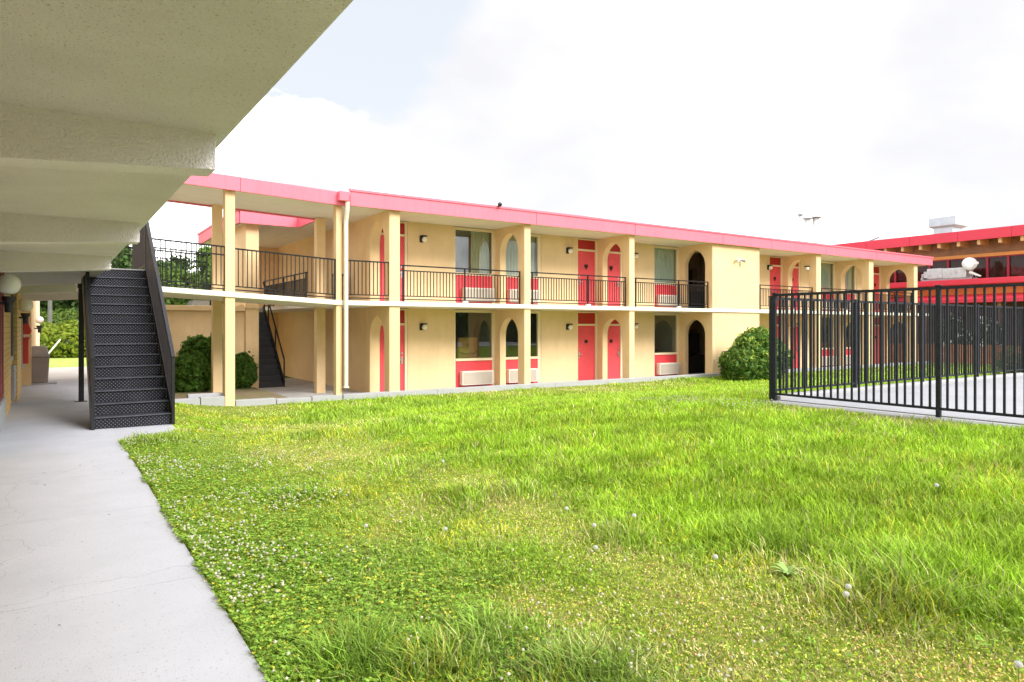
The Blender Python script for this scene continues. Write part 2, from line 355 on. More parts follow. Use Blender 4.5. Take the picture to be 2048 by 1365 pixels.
# planting bed and verge behind the bridge
bed = gridmesh('planting_bed', np.arange(1.6, 5.61, .25), np.arange(19.7, 25.01, .25), lambda X, Y: -.42 + .06*fbm(X*1.5, Y*1.5), mat('bed_soil', (.22, .16, .10), .95, .3, 5, .8, 25, stain=(.16, .20, .05), stain_s=2.2, stain_lo=.5, stain_hi=.6)); tag(bed, kind='structure')
lot = MB().box(-40, 1.55, 25.3, 33.8, -.5, -.05).box(1.55, 60, 60, 70, -.85, -.3).build('parking_lot', M['asphalt']); tag(lot, kind='structure')
verge = MB().box(-60, 40, 33.85, 59.5, -.7, -.06).build('grass_verge', mat('verge_grass', (.34, .42, .08), .95, .25, 1.2)); tag(verge, kind='structure')
# walkway: slabs parted by joints
w = MB()
js = [-6, -1.8, 1.4, 4.79, 6.9, 9.1, 11.3, 13.6, 16.2, 18.9, 21.6, 25.28]
for a, b in zip(js[:-1], js[1:]):
    w.box(-1.6, .82, a + .0035, b - .0035, -.25, 0)
w.hexa([(.823, 11.06, -.25), (1.66, 11.95, -.25), (1.66, 12.9, -.25), (.823, 12.9, -.25)], [(.823, 11.06, -.004), (1.66, 11.95, -.004), (1.66, 12.9, -.004), (.823, 12.9, -.004)])
w.box(.823, 1.5, 16.8, 25.28, -.3, -.004)
walk = w.build('walkway', M['concrete']); tag(walk, kind='structure')
# pool deck
d = MB()
for i in range(7):
    for j in range(4):
        x0 = 10.03 + i*3.0; y1 = 6.93 - j*3.0
        d.box(x0, x0 + 2.988, y1 - 2.988, y1, -.4, .40)
pd = d.build('pool_deck', M['deck']); tag(pd, kind='structure')
pk = MB()
pk.box(9.72, 10.025, -5, 7.05, -.2, .385).box(10.03, 31, 6.94, 7.16, -.4, .47)
tag(pk.build('pool_kerb', M['kerb'], bevel=.02), kind='structure')

# ------------------------------------------------------------------ motel building
F = 19.5; W = 21.35; ZL = -.55; C1 = 2.25; S2 = 2.39; C2 = 5.2; RT = 5.66
motel = thing('motel_building', (8.6, F, ZL), 'long two-storey yellow motel with arched side walls and red roof edge', 'motel')
wings = [(8.60, 8.95), (13.64, 13.90), (18.60, 18.87), (23.42, 23.68), (26.35, 26.61), (31.04, 31.42), (35.80, 36.24), (40.52, 40.92)]
def arch_pts(z0, z1, y0=F, y1=W, a0=19.90, a1=21.06, spring=None, apex=None, back=None):
    half = (a1 - a0)/2; mid = (a0 + a1)/2; r = apex - spring; n = 12
    # pointed arch: two arcs of radius R with centres on the spring line
    R = (half*half + r*r)/(2*half)
    pts = [(y0, z0), (a0, z0)]
    c = a0 + R; th = math.acos((R - half)/R)
    for i in range(n + 1):
        t = th*i/n; pts.append((c - R*math.cos(t), spring + R*math.sin(t)))
    c = a1 - R
    for i in range(n - 1, -1, -1):
        t = th*i/n; pts.append((c + R*math.cos(t), spring + R*math.sin(t)))
    pts += [(a1, z0), (back or y1, z0), (back or y1, z1), (y0, z1)]
    return pts
for i, (x0, x1) in enumerate(wings):
    if i == 4: continue
    for (z0, z1, sp, ap) in ((ZL, C1 + .01, 1.28, 1.95), (S2 - .01, C2 + .01, 4.29, 4.97)):
        MB().prism('x', arch_pts(z0, z1, spring=sp, apex=ap, y1=W + .1), x0, x1).build('arch_wall', M['stucco'], motel, bevel=.012)
# end wall that continues back along the corridor
e = MB()
for (z0, z1) in ((ZL, C1 + .01), (S2 - .01, C2 + .01)): e.box(8.60, 8.95, W + .1, 32.2, z0, z1)
e.build('end_wall', M['stucco'], motel)
# solid block between the bays: front wall and right return
b = MB().box(23.68, 26.61, F, F + .25, ZL, C1 + .01).box(23.68, 26.61, F, F + .25, S2 - .01, C2 + .01)
b.box(26.36, 26.61, F + .25, W + .1, ZL, C1 + .01).box(26.36, 26.61, F + .25, W + .1, S2 - .01, C2 + .01)
b.build('front_wall', M['stucco'], motel, bevel=.012)
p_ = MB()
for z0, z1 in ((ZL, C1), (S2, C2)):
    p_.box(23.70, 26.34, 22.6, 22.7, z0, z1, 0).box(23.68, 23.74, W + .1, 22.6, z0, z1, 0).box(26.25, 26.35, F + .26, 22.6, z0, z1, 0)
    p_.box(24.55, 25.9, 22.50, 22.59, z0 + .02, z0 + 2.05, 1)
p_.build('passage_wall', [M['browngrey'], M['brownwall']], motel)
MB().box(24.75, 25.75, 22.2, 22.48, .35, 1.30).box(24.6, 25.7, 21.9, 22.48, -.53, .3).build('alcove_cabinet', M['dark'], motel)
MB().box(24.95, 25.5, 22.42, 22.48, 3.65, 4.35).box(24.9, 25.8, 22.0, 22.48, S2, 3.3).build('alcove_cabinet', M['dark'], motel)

def wallseg(x0, x1):
    for (z0, z1) in ((ZL, C1 + .01), (S2 - .01, C2 + .01)): MB().box(x0, x1, W, W + .18, z0, z1).build('wall', M['stucco'], motel)
GROUPW = None
def add_window(x0, x1, up, curtain=None):
    z0, z1 = (S2 - .005, C2 - .02) if up else (ZL, C1 - .02)
    sill = 3.52 if up else .44; fw = .06; ya, yb = W + .02, W + .12
    f = MB(); xl = x0 + .03; xr = x1 - .14
    f.box(x0, x0 + .055, ya, yb, z0, z1).box(xr, x1, ya, yb, z0, z1).box(x0 + .055, xr, ya, yb, z1 - .10, z1)
    f.box(x0 + .055, xr, ya - .02, yb, sill - .05, sill + .04)
    wo = f.build('window', M['trim'], motel, bevel=.006)
    MB().box(x0 + .055, xr, W + .07, W + .078, sill + .04, z1 - .10).build('pane', M['glass'], wo)
    MB().box(x0 + .055, xr, W + .045, W + .10, z0, sill - .05).build('lower_panel', M['redpanel'], wo)
    if curtain:
        a, b_, cm = curtain; n = int((b_ - a)/.022); pts = []
        for i in range(n + 1):
            x = a + (b_ - a)*i/n; ph = x*2*PI/.13
            pts.append((x, W + .27 + .03*math.sin(ph) + .012*math.sin(ph*.37 + 1)))
        c = MB(); zt = z1 - .05; zb = sill - .1
        vs = [(x, y, zb) for x, y in pts] + [(x, y, zt) for x, y in pts]
        c.add(vs, [(i, i+1, i+2+n, i+1+n) for i in range(n)]); c.build('curtain', M[cm], wo, smooth=True, fix=False)
    return wo
def add_door(x0, x1, up, hinge):
    z0, z1 = (S2 - .005, C2 - .02) if up else (ZL, C1 - .02)
    top = 4.68 if up else 1.66; tr = .075; ya, yb = W + .02, W + .13
    if hinge == 'r': xl, xr = x0 + .04, x1 - .10
    else: xl, xr = x0 + .10 if False else x0 + .02, x1 - .10
    do = MB().box(xl, xr, W + .075, W + .12, z0 + .01, top).build('door', M['door'], motel, bevel=.004)
    MB().box(x0, xl, ya, yb, z0, z1).box(xr, x1, ya, yb, z0, z1).box(xl, xr, ya, yb, top, top + tr).box(xl, xr, ya, yb, z1 - .05, z1).build('door_frame', M['trim'], do, bevel=.005)
    MB().box(xl, xr, W + .07, W + .12, top + tr, z1 - .05).build('transom_panel', M['transom'], do)
    hx = xr - .09 if hinge == 'l' else xl + .09
    h = MB(); zc = z0 + 1.03
    h.box(hx - .035, hx + .035, W + .055, W + .074, zc - .13, zc + .13).tube([(hx, W + .055, zc + .02), (hx, W - .005, zc + .02)], .014, 8)
    sg = -1 if hinge == 'l' else 1
    h.box(min(hx, hx + sg*.12), max(hx, hx + sg*.12), W - .02, W + .0, zc + .006, zc + .034).box(hx - .03, hx + .03, W + .05, W + .074, zc + .2, zc + .27)
    h.build('handle', M['steel'], do)
    cx = (xl + xr)/2 + .0; zz = z0 + 1.66
    n = MB()
    if up: n.prism('y', [(cx - .085, zz + .09), (cx - .09, zz + .02), (cx, zz - .11), (cx + .09, zz + .02), (cx + .085, zz + .09), (cx + .04, zz + .11), (cx, zz + .085), (cx - .04, zz + .11)], W + .058, W + .074)
    else: n.box(cx - .075, cx + .075, W + .058, W + .074, zz - .15, zz - .02)
    n.build('number_plate', M['dark'], do)
    return do
bays = [  # door first?  left, right, window x0,x1, door x0,x1
    (8.95, 13.64, (11.90, 13.64), (8.95, 10.09)),
    (13.90, 18.60, (13.90, 15.72), (17.53, 18.60)),
    (18.87, 23.42, (21.82, 23.42), (18.87, 19.98)),
    (26.61, 31.04, (26.61, 28.40), (29.95, 31.04)),
    (31.42, 35.80, (34.10, 35.80), (31.42, 32.55)),
    (36.24, 40.52, (36.24, 37.90), (39.50, 40.52)),
]
cur = {(0, 1): (12.75, 13.5, 'curtain2'), (1, 1): (14.0, 15.6, 'curtain2'), (2, 1): (21.88, 23.35, 'curtain'), (3, 1): (26.7, 28.3, 'curtain'),
       (4, 1): (34.15, 35.7, 'curtain'), (5, 1): (36.3, 37.8, 'curtain')}
for i, (a, b_, wd, dr) in enumerate(bays):
    first, second = (dr, wd) if dr[0] < wd[0] else (wd, dr)
    wallseg(first[1], second[0])
    for up in (0, 1):
        add_window(wd[0], wd[1], up, cur.get((i, up)))
        add_door(dr[0], dr[1], up, 'l' if dr[0] < wd[0] else 'r')
# rooms behind
r = MB()
for (z0, z1) in ((ZL, C1), (S2, C2)):
    r.box(8.96, 41, 25.2, 25.3, z0, z1)
    for x in (13.77, 18.73, 23.5, 26.5, 31.2, 36.0): r.box(x - .06, x + .06, W + .19, 25.2, z0, z1)
r.build('room_wall', M['room'], motel)
# right end wall behind the last bay
MB().box(40.60, 40.92, W + .2, 29, ZL, C1 + .01).box(40.60, 40.92, W + .2, 29, S2 - .01, C2 + .01).build('end_wall', M['stucco'], motel)
# floors
MB().box(7.02, 42.3, F - .06, 29.2, C1, S2).box(5.60, 7.018, 28.1, 32.2, C1 + .005, S2 + .003).box(7.018, 8.6, 29.2, 32.2, C1 + .004, S2 + .002).build('floor_slab', M['slabedge'], motel, bevel=.01)
MB().box(5.62, 42.3, F + .17, 29.2, -1.0, ZL).build('porch_floor', M['porch'], motel)
kb = MB()
for a, b_ in ((7.1, 10.2), (10.2, 14.9), (14.9, 19.6), (19.6, 24.4), (24.4, 29.2), (29.2, 34), (34, 38.8), (38.8, 42.3)):
    kb.box(a + .004, b_ - .004, F - .12, F + .165, -1.0, -.37)
kb.box(6.2, 7.09, F - .08, F + .165, -1.0, -.38)
kb.build('porch_kerb', M['kerb'], motel, bevel=.012)
# roof slab, soffit and red fascia panels
MB().box(7.5, 42.2, F - .10, 29.2, C2, RT - .12).box(5.46, 7.498, 24.75, 32.2, C2 + .003, RT - .12).box(7.498, 8.95, 29.2, 32.2, C2 + .003, RT - .12).build('roof', M['soffit'], motel)
fa = MB()
def fpanels(p, q, z0, z1, seams, th=.05):
    p = Vector((p[0], p[1], 0)); q = Vector((q[0], q[1], 0)); L_ = (q - p).length; d = (q - p)/L_
    cuts = [0] + [s for s in seams] + [L_]
    for a, b_ in zip(cuts[:-1], cuts[1:]):
        u, v = p + d*(a + .009), p + d*(b_ - .009); n = Vector((d.y, -d.x, 0))*th
        fa.hexa([(u.x, u.y, z0), ((u+n).x, (u+n).y, z0), ((v+n).x, (v+n).y, z0), (v.x, v.y, z0)], [(u.x, u.y, z1), ((u+n).x, (u+n).y, z1), ((v+n).x, (v+n).y, z1), (v.x, v.y, z1)])
fpanels((7.28, F - .13), (42.3, F - .13), C2 - .03, RT - .07, [6.75, 11.45, 16.6, 20.0, 24.3, 28.9, 31.8])
fpanels((42.3, F - .13), (42.3, 29.3), C2 - .03, RT - .07, [4.9])
fpanels((5.36, 24.65), (7.40, 24.65), C2 - .03, RT - .07, [])
fpanels((7.40, 24.65), (7.40, 22.45), C2 - .03, RT - .07, [])
fpanels((5.36, 32.3), (5.36, 24.65), C2 - .03, RT - .07, [4])
fpanels((8.6, 32.3), (5.36, 32.3), C2 - .03, RT - .07, [])
fa.box(7.26, 42.36, F - .21, F - .12, RT - .07, RT).box(42.28, 42.36, F - .12, 29.3, RT - .07, RT)
fa.box(5.28, 7.38, 24.57, 24.67, RT - .07, RT).box(7.38, 7.46, 22.40, 24.67, RT - .07, RT).box(5.28, 5.38, 24.67, 32.36, RT - .07, RT)
fa.build('fascia', M['fascia'], motel)
MB().box(7.46, 42.28, F - .12, 29.25, RT - .12, RT - .03).box(5.38, 7.455, 24.67, 32.29, RT - .12, RT - .031).build('roof_deck', M['roofgrav'], motel)
# seams behind the fascia joints
MB().box(7.4, 42.2, F - .128, F - .102, C2 - .02, RT - .08).build('fascia_backing', M['transom'], motel)

# railings ------------------------------------------------------------
def railing(p, q, mats, parent, hb, ht, mid, step=.115, posts=(), bars=.022, rw=.05, name='railing', balt=None, foot=None):
    """p,q: 3D floor points of the two ends; heights over the floor: lower rail hb, top rail ht, second rail mid"""
    p = Vector(p); q = Vector(q); L_ = (q - p).length; n = max(2, int(L_/step)); m = MB(); up = Vector((0, 0, 1))
    m.bar(p + up*ht, q + up*ht, rw, .038); 
    if mid: m.bar(p + up*mid, q + up*mid, .035, .032)
    m.bar(p + up*hb, q + up*hb, .03, .03)
    if foot: m.bar(p + up*foot, q + up*foot, .035, .03)
    zt = balt or mid or ht
    for i in range(1, n):
        c = p + (q - p)*(i/n); m.bar(c + up*hb, c + up*(zt - .01), bars, bars)
    o = m.build(name, mats, parent, fix=False)
    for t in posts:
        c = p + (q - p)*t
        MB().bar(c + up*.0, c + up*(ht - .015), .042, .042).build('post', mats, o, fix=False)
    return o
YR = F + .06
railing((7.26, YR, S2), (8.84, YR, S2), M['rail'], motel, .18, 1.19, None, foot=.08, posts=(.99,))
for (a, b_), mp in zip(((8.99, 13.50), (13.92, 18.46), (18.90, 23.22), (26.65, 30.80), (31.46, 35.6), (36.3, 40.35)), (.51, .58, .58, .6, .55, .55)):
    railing((a, YR, S2), (b_, YR, S2), M['rail'], motel, .18, 1.13, .97, foot=.08, posts=(mp, .995, .02) if a > 14 else (mp, .995, .02))
    x = a + (b_ - a)*mp
    MB().box(x - .07, x + .10, YR - .05, YR + .05, S2 + .005, S2 + .07).build('rail_foot', M['white'], motel)

# ------------------------------------------------------------------ covered bridge
bridge = thing('covered_bridge', (4.0, F, -.4), 'open two-level walkway on yellow columns with sloping deck and red roof edge', 'covered bridge')
for (x0, x1, y0, y1) in ((3.87, 4.12, F - .03, F + .25), (6.92, 7.10, F - .02, F + .22), (4.05, 4.32, 22.1, 22.37), (7.20, 7.49, 22.1, 22.37)):
    MB().box(x0, x1, y0, y1, -.75, 5.3 if x0 < 5 else 5.17).build('column', M['stucco'], bridge, bevel=.012)
def zb(x): return 2.39 + (7.0 - x)*.053 if x < 7 else 2.39
s = MB(); 
s.hexa([(.80, F - .07, zb(.8) - .14), (7.01, F - .07, C1 - .003), (7.01, 22.25, C1 - .003), (.80, 22.25, zb(.8) - .14)], [(.80, F - .07, zb(.8)), (7.01, F - .07, S2 - .003), (7.01, 22.25, S2 - .003), (.80, 22.25, zb(.8))])
s.build('deck_slab', M['slabedge'], bridge, bevel=.01)
def zr(x): return C2 - .01 + (7.2 - x)*.036
s = MB()
s.hexa([(-.6, F - .10, zr(-.6)), (7.46, F - .10, zr(7.46)), (7.46, 22.38, zr(7.46)), (-.6, 22.38, zr(-.6))], [(-.6, F - .10, zr(-.6) + .30), (7.46, F - .10, zr(7.46) + .30), (7.46, 22.38, zr(7.46) + .30), (-.6, 22.38, zr(-.6) + .30)])
s.build('roof', M['soffit'], bridge)
for y0, y1 in ((F - .18, F - .105), (22.385, 22.46)):
    s = MB()
    for a, b_ in ((-.6, 4.22), (4.232, 7.24)):
        s.hexa([(a, y0, zr(a) - .05), (b_, y0, zr(b_) - .05), (b_, y1, zr(b_) - .05), (a, y1, zr(a) - .05)], [(a, y0, zr(a) + .33), (b_, y0, zr(b_) + .33), (b_, y1, zr(b_) + .33), (a, y1, zr(a) + .33)])
    s.build('fascia', M['fascia'], bridge)
MB().box(6.90, 7.20, F - .36, F - .185, 5.26, 5.53).build('scupper_box', M['fascia'], bridge, bevel=.01)
MB().tube([(7.17, F - .27, 5.26), (7.17, F - .24, 5.0), (7.17, F - .14, 4.7), (7.17, F - .14, -.15)], .065, 12).box(7.10, 7.24, F - .22, F - .06, -.17, -.13).build('downspout', M['cream'], bridge, smooth=False)
for y in (F + .04, 22.15):
    railing((1.72, y, zb(1.72)), (3.9, y, zb(3.9)), M['rail'], bridge, .16, 1.20, .98, foot=.07, balt=1.2, posts=(.99,))
    railing((4.1 if y < 21 else 4.3, y, zb(4.1)), (6.93, y, zb(6.93)), M['rail'], bridge, .16, 1.18, None if y < 21 else .98, foot=.07, balt=1.18, posts=(.99,) if y < 21 else (.02,)) if y < 21 else None
railing((.85, 22.15, zb(.85)), (1.72, 22.15, zb(1.72)), M['rail'], bridge, .16, 1.20, None, foot=.07)
# kerb blocks under the bridge front edge
kbm = MB()
for a, b_, zt in ((1.7, 3.25, -.26), (3.26, 3.86, -.24), (4.13, 5.2, -.37), (5.21, 6.19, -.40)):
    kbm.box(a + .004, b_ - .004, F - .06, F + .2, -1.0, zt)
kbm.box(3.0, 3.86, F + .21, F + .42, -1, -.17)
tag(kbm.build('bed_kerb', M['kerb'], bevel=.015), kind='structure')

# ------------------------------------------------------------------ rear stair hall: pier, stair, guard
MB().box(5.62, 6.06, 24.9, 25.25, -.9, C1 + .006).box(5.62, 6.06, 24.9, 25.25, S2 - .01, C2 + .01).build('pier', M['stucco'], motel, bevel=.01)
MB().box(5.62, 5.80, 25.25, 26.6, -.9, C1 + .006).build('side_wall', M['stucco'], motel)
MB().box(5.62, 5.80, 25.25, 26.6, S2 - .01, C2 + .01).build('side_wall', M['stucco'], motel)
MB().box(5.81, 8.59, 31.9, 32.1, -.9, C1 + .006).build('side_wall', M['stucco'], motel)
MB().box(5.81, 8.59, 31.9, 32.1, S2 - .01, C2 + .01).build('side_wall', M['stucco'], motel)
railing((5.72, 26.65, S2), (5.72, 31.9, S2), M['rail'], motel, .15, 1.05, None, foot=.06, posts=(.99,))
MB().box(5.62, 6.06, 24.86, 25.2, C1 + .006, S2 - .01).build('pier', M['stucco'], motel)
rst = thing('concrete_staircase', (6.4, 25.2, ZL), 'narrow dark grey staircase climbing behind the yellow pier', 'staircase')
n = 15; rise = (S2 - ZL)/n; run = 2.87/14
for i in range(n - 1):
    MB().box(5.83, 6.98, 25.2 + i*run, 25.2 + (i + 1)*run + .03, ZL + i*rise + (.0 if i == 0 else -.05), ZL + (i + 1)*rise).build('step', M['stairgrey'], rst, bevel=.01)
MB().bar((7.0, 25.18, ZL + .12), (7.0, 28.08, S2 + .0), .05, .22).build('stringer', M['black'], rst)
hr = MB(); hr.bar((7.0, 25.15, ZL), (7.0, 25.15, ZL + 1.02), .04).bar((7.0, 25.15, ZL + 1.0), (7.0, 28.08, S2 + 1.0), .045)
hr.bar((7.0, 26.3, ZL + 1.1), (7.0, 26.3, ZL + 2.1), .04).bar((7.0, 27.3, ZL + 2.1), (7.0, 27.3, ZL + 3.1), .04); hr.build('handrail', M['black'], rst)
railing((7.02, 22.6, S2), (7.02, 28.0, S2), M['rail'], motel, .15, 1.02, .82, posts=(.01, .25, .5, .75, .99), foot=.06)
# ash bin upstairs
tb = thing('litter_bin', (8.2, 22.9, S2), 'dark litter bin on the upper walkway behind the downspout', 'litter bin')
MB().box(8.05, 8.33, 22.75, 23.05, S2, S2 + .72).build('bin_body', M['black'], tb, bevel=.02)
MB().box(8.03, 8.35, 22.73, 23.07, S2 + .95, S2 + 1.05).box(8.05, 8.09, 22.76, 23.04, S2 + .72, S2 + .95).box(8.29, 8.33, 22.76, 23.04, S2 + .72, S2 + .95).build('bin_hood', M['black'], tb, bevel=.015)

# garden wall
gw = thing('garden_wall', (3.6, 25, -.5), 'yellow stucco garden wall with a flat overhanging cap', 'wall')
MB().box(1.5, 5.61, 25.0, 25.25, -.9, 2.16).build('wall_body', M['stucco'], gw)
MB().box(1.4, 5.80, 24.90, 25.22 + .16, 2.16, 2.33).build('cap', M['stucco'], gw, bevel=.015) if False else MB().box(1.4, 5.60, 24.90, 25.35, 2.155, 2.33).build('cap', M['stucco'], gw, bevel=.015)

# ------------------------------------------------------------------ near building (left)
XE = .775; ZS = 2.60
nb = thing('near_building', (-.9, 10, 0), 'building on the left whose upper walkway overhangs on tapered stucco beams', 'building')
MB().box(-1.2, XE, -6, 19.42, ZS, 2.80).build('upper_deck', M['soffit2'], nb, bevel=.012)
MB().box(-1.2, XE - .002, 19.425, 22.3, zb(.8) - .16, zb(.8) - .001).build('upper_deck', M['soffit2'], nb)
for y in (.1, 3.80, 7.45, 11.18, 14.9, 18.6, 22.05):
    t = ZS + .02 if y < 19 else zb(.8) - .15; dz = 0 if y < 19 else -.05; xt = .71 if y < 14 else .47 if y < 20 else .62
    MB().prism('y', [(-1.0, t), (xt, t), (xt, 2.415 + dz), (-1.0, 2.30 + dz)], y, y + .20).build('beam', M['beam'], nb, bevel=.004)
MB().box(-1.2, -.69, -6, 24.2, -.3, ZS).build('wall', M['brickp'], nb)
for y0, y1, x in ((14.5, 16.85, -.655), (18.25, 20.6, -.59), (8.2, 10.4, -.655), (2.0, 4.2, -.655)):
    MB().box(-.70, x, y0, y1, -.3, ZS - .0).build('pilaster', M['brickp'], nb, bevel=.01)
MB().box(-1.0, -.44, 23.1, 34.9, -.3, 5.0).build('end_wall', M['stucco'], nb)
MB().box(-.435, -.38, 34.7, 34.95, -.3, 5.0).box(-.435, -.40, 31.0, 31.2, -.3, 5).build('corner_trim', M['cream'], nb)
MB().box(-1.25, -.93, -6, 34.9, 2.82, 5.4).build('upper_wall', M['stucco'], nb)
MB().box(-6, .9, -6, 19.2, 5.45, 5.8).box(-6, -.4, 19.6, 35, 5.40, 5.75).build('roof', M['soffit'], nb)
# front-most window bay of the near building: dark red frame over a blue-grey panel
wn = MB().box(-.70, -.655, 11.0, 11.12, .42, 2.5).box(-.70, -.655, 14.30, 14.48, .42, 2.5).box(-.70, -.655, 12.6, 12.72, .42, 2.5).box(-.70, -.655, 13.7, 13.8, .42, 2.5).box(-.70, -.655, 11.12, 14.30, .42, .50).build('window', M['reddark'], nb)
MB().box(-.68, -.675, 11.12, 14.30, .5, 2.5).build('pane', M['glass2'], wn)
MB().box(-.70, -.63, 10.5, 14.48, -.3, .40).build('base_panel', M['bluebase'], nb)
wn = MB().box(-.70, -.66, 16.87, 16.97, .9, 2.5).box(-.70, -.66, 18.13, 18.23, .9, 2.5).box(-.70, -.66, 16.97, 18.13, .9, 1.0).build('window', M['greymetal'], nb)
MB().box(-.68, -.675, 16.97, 18.13, 1.0, 2.5).build('pane', M['dark'], wn)
ac = MB().box(-.70, -.61, 17.05, 18.05, .12, .80)
for k in range(9): ac.box(-.612, -.60, 17.1, 18.0, .17 + k*.066, .205 + k*.066)
tag(ac.build('air_conditioner', M['greymetal'], bevel=.01), 'grey air conditioner low in the recess between the two brick pilasters', 'air conditioner')
# red boxes on the wall
rb = thing('fire_cabinet', (-.6, 21.6, 1.2), 'pair of red boxes on a pale board by the bin', 'cabinet')
MB().box(-.69, -.58, 20.9, 22.9, .55, 1.95).build('backboard', M['bluebase'], rb)
MB().prism('y', [(-.578, 1.42), (-.44, 1.42), (-.40, 1.5), (-.46, 1.7), (-.46, 1.94), (-.578, 1.94)], 21.2, 22.3).build('upper_box', M['redbox'], rb, bevel=.01)
MB().box(-.578, -.46, 21.2, 22.3, .68, 1.30).box(-.578, -.43, 21.15, 22.35, 1.30, 1.34).build('lower_box', M['redbox'], rb, bevel=.01)

# globe lamps on the near building
def globe_lamp(loc, label, rad):
    x, y, z = loc
    o = thing('globe_lamp', loc, label, 'wall lamp', 'globe lamps along the covered walkway')
    MB().box(x - .28, x - .24, y - .07, y + .07, z - .45, z - .15).bar((x - .26, y, z - .28), (x, y, z - .28), .04).lathe((x, y, z - .42), [(.05, 0), (.055, .14), (.085, .18), (.09, .24)], 14).build('bracket', M['black'], o, smooth=False)
    MB().ball((x, y, z), rad, 22).build('globe', M['bulb'], o, smooth=True)
globe_lamp((-.52, 12.7, 2.24), 'nearest white globe lamp on a black bracket, at the picture edge under the beams', .155)
globe_lamp((-.47, 19.0, 2.10), 'middle globe lamp in shade above the red boxes', .15)
globe_lamp((-.30, 27.5, 1.84), 'small farthest globe lamp on the yellow end wall above the trash can', .12)

# trash can
tc = thing('trash_can', (-.3, 23.6, 0), 'brown plastic trash can with a sloped grey lid beside the yellow wall', 'trash can')
def frus(x, y, a0, b0, a1, b1, z0, z1):
    return MB().hexa([(x-a0, y-b0, z0), (x+a0, y-b0, z0), (x+a0, y+b0, z0), (x-a0, y+b0, z0)], [(x-a1, y-b1, z1), (x+a1, y-b1, z1), (x+a1, y+b1, z1), (x-a1, y+b1, z1)])
frus(-.30, 23.6, .24, .26, .28, .30, .05, .76).build('body', M['trash'], tc, bevel=.02)
m_ = frus(-.30, 23.6, .29, .31, .285, .305, .765, .81); m_.hexa([(-.57, 23.32, .81), (-.03, 23.32, .81), (-.03, 23.88, .81), (-.57, 23.88, .81)], [(-.47, 23.42, 1.07), (-.10, 23.42, 1.07), (-.10, 23.78, 1.07), (-.47, 23.78, 1.07)])
m_.build('lid', M['lid'], tc, bevel=.015)
MB().box(-.62, .15, 23.2, 24.0, 0, .045).build('pad', M['kerb'], tc)

# ------------------------------------------------------------------ black metal staircase
st = thing('metal_staircase', (1.1, 12.5, 0), 'black steel outdoor staircase with diamond plate steps', 'staircase')
XL, XR = .575, 1.655; Y0 = 12.56; n = 15; rise = 2.80/15; run = .268
for i in range(n):
    y = Y0 + i*run; z = i*rise
    m_ = MB().box(XL, XR, y, y + .012, z - .011, z + rise - .012)                         # riser plate
    so = m_.build('step', M['plate'], st)
    if i < n - 1:
        MB().box(XL, XR, y - .025, y + run + .01, z + rise - .012, z + rise, 0).build('tread', M['plate'], so)
        MB().box(XL, XR, y - .030, y - .0255, z + rise - .017, z + rise + .001).build('nosing', mat('pale_nosing', (.10, .105, .13), .35, .3, 20, metal=.3) if i == 0 else bpy.data.materials['pale_nosing'], so)  # nosing strip paler than the plate
YT = Y0 + 14*run
for x0, x1 in ((XL - .045, XL - .002), (XR + .002, XR + .045)):
    MB().prism('x', [(Y0 - .06, 0), (Y0 + .36, 0), (YT + .25, 2.52), (YT + .25, 2.79), (YT - .03, 2.84), (Y0 - .06, rise + .06)], x0, x1).build('stringer', M['black'], st, bevel=.004)
    xm = (x0 + x1)/2; h = MB(); sl = 2.80/(14*run)
    zz = lambda y: rise + (y - Y0)*sl
    h.bar((xm, Y0 - .08, 1.10), (xm, YT, 1.10 + (YT - Y0 + .08)*sl*.985), .055, .045, 1).bar((xm, YT, 1.10 + (YT - Y0 + .08)*sl*.985), (xm, 19.3, 3.86), .05, .045, 1)
    h.bar((xm, Y0 - .06, 0), (xm, Y0 - .06, 1.1), .045, .045, 1)
    k = 1
    while Y0 + k*.105 < YT:
        y = Y0 + k*.105; h.bar((xm, y, zz(y) - .2), (xm, y, 1.08 + (y - Y0 + .08)*sl*.985), .02, .02, 0); k += 1
    h.bar((xm, YT + .02, 2.7), (xm, YT + .02, 3.86), .05, .05, 1)
    h.build('handrail', [M['brownrail'], M['black']], st, fix=False)
MB().box(XL - .04, XR + .04, YT + .014, 19.42, 2.66, 2.79).build('landing', M['black'], st)
MB().box(XL - .04, XR + .04, YT - .02, 19.42, 2.792, 2.815).build('landing_cover', M['kerb'], st)
rr = MB()
for x in (XR + .022,):
    y = YT + .12
    while y < 19.3: rr.bar((x, y, 2.93), (x, y, 3.84), .02); y += .105
    rr.bar((x, YT, 2.93), (x, 19.3, 2.93), .03)
rr.build('landing_guard', M['brownrail'], st, fix=False)
MB().box(.50, .60, 17.4, 17.5, 0, 2.66).box(.44, .66, 17.34, 17.56, 0, .015).build('support_post', M['black'], st)
MB().box(.47, XR, 16.9, 17.06, 2.42, 2.655).build('cross_beam', M['black'], st)

# ------------------------------------------------------------------ lamps, ACs, cameras on the motel
def wall_lamp(x, y, z, label, first=[None]):
    if first[0] is None:
        o = thing('wall_lamp', (x, y, z), label, 'wall lamp', 'small lamps beside the motel doors')
        MB().box(x - .11, x + .02, y - .03, y, z - .10, z + .12).box(x - .11, x + .11, y - .17, y - .03, z + .10, z + .14).build('bracket', M['black'], o, bevel=.006)
        MB().ball((x + .03, y - .11, z), .095, 16).build('globe', M['bulb'], o, smooth=True)
        first[0] = o; return o
    return dup(first[0], (x, y, z), label)
wall_lamp(10.64, W, 4.62, 'upper lamp on the first wall panel from the bridge')
wall_lamp(10.64, W, 1.60, 'lower lamp on the first wall panel from the bridge, ground floor')
wall_lamp(17.05, W, 4.62, 'upstairs lamp left of the red door in the second bay')
wall_lamp(17.05, W, 1.60, 'ground-floor lamp left of the red door in the second bay')
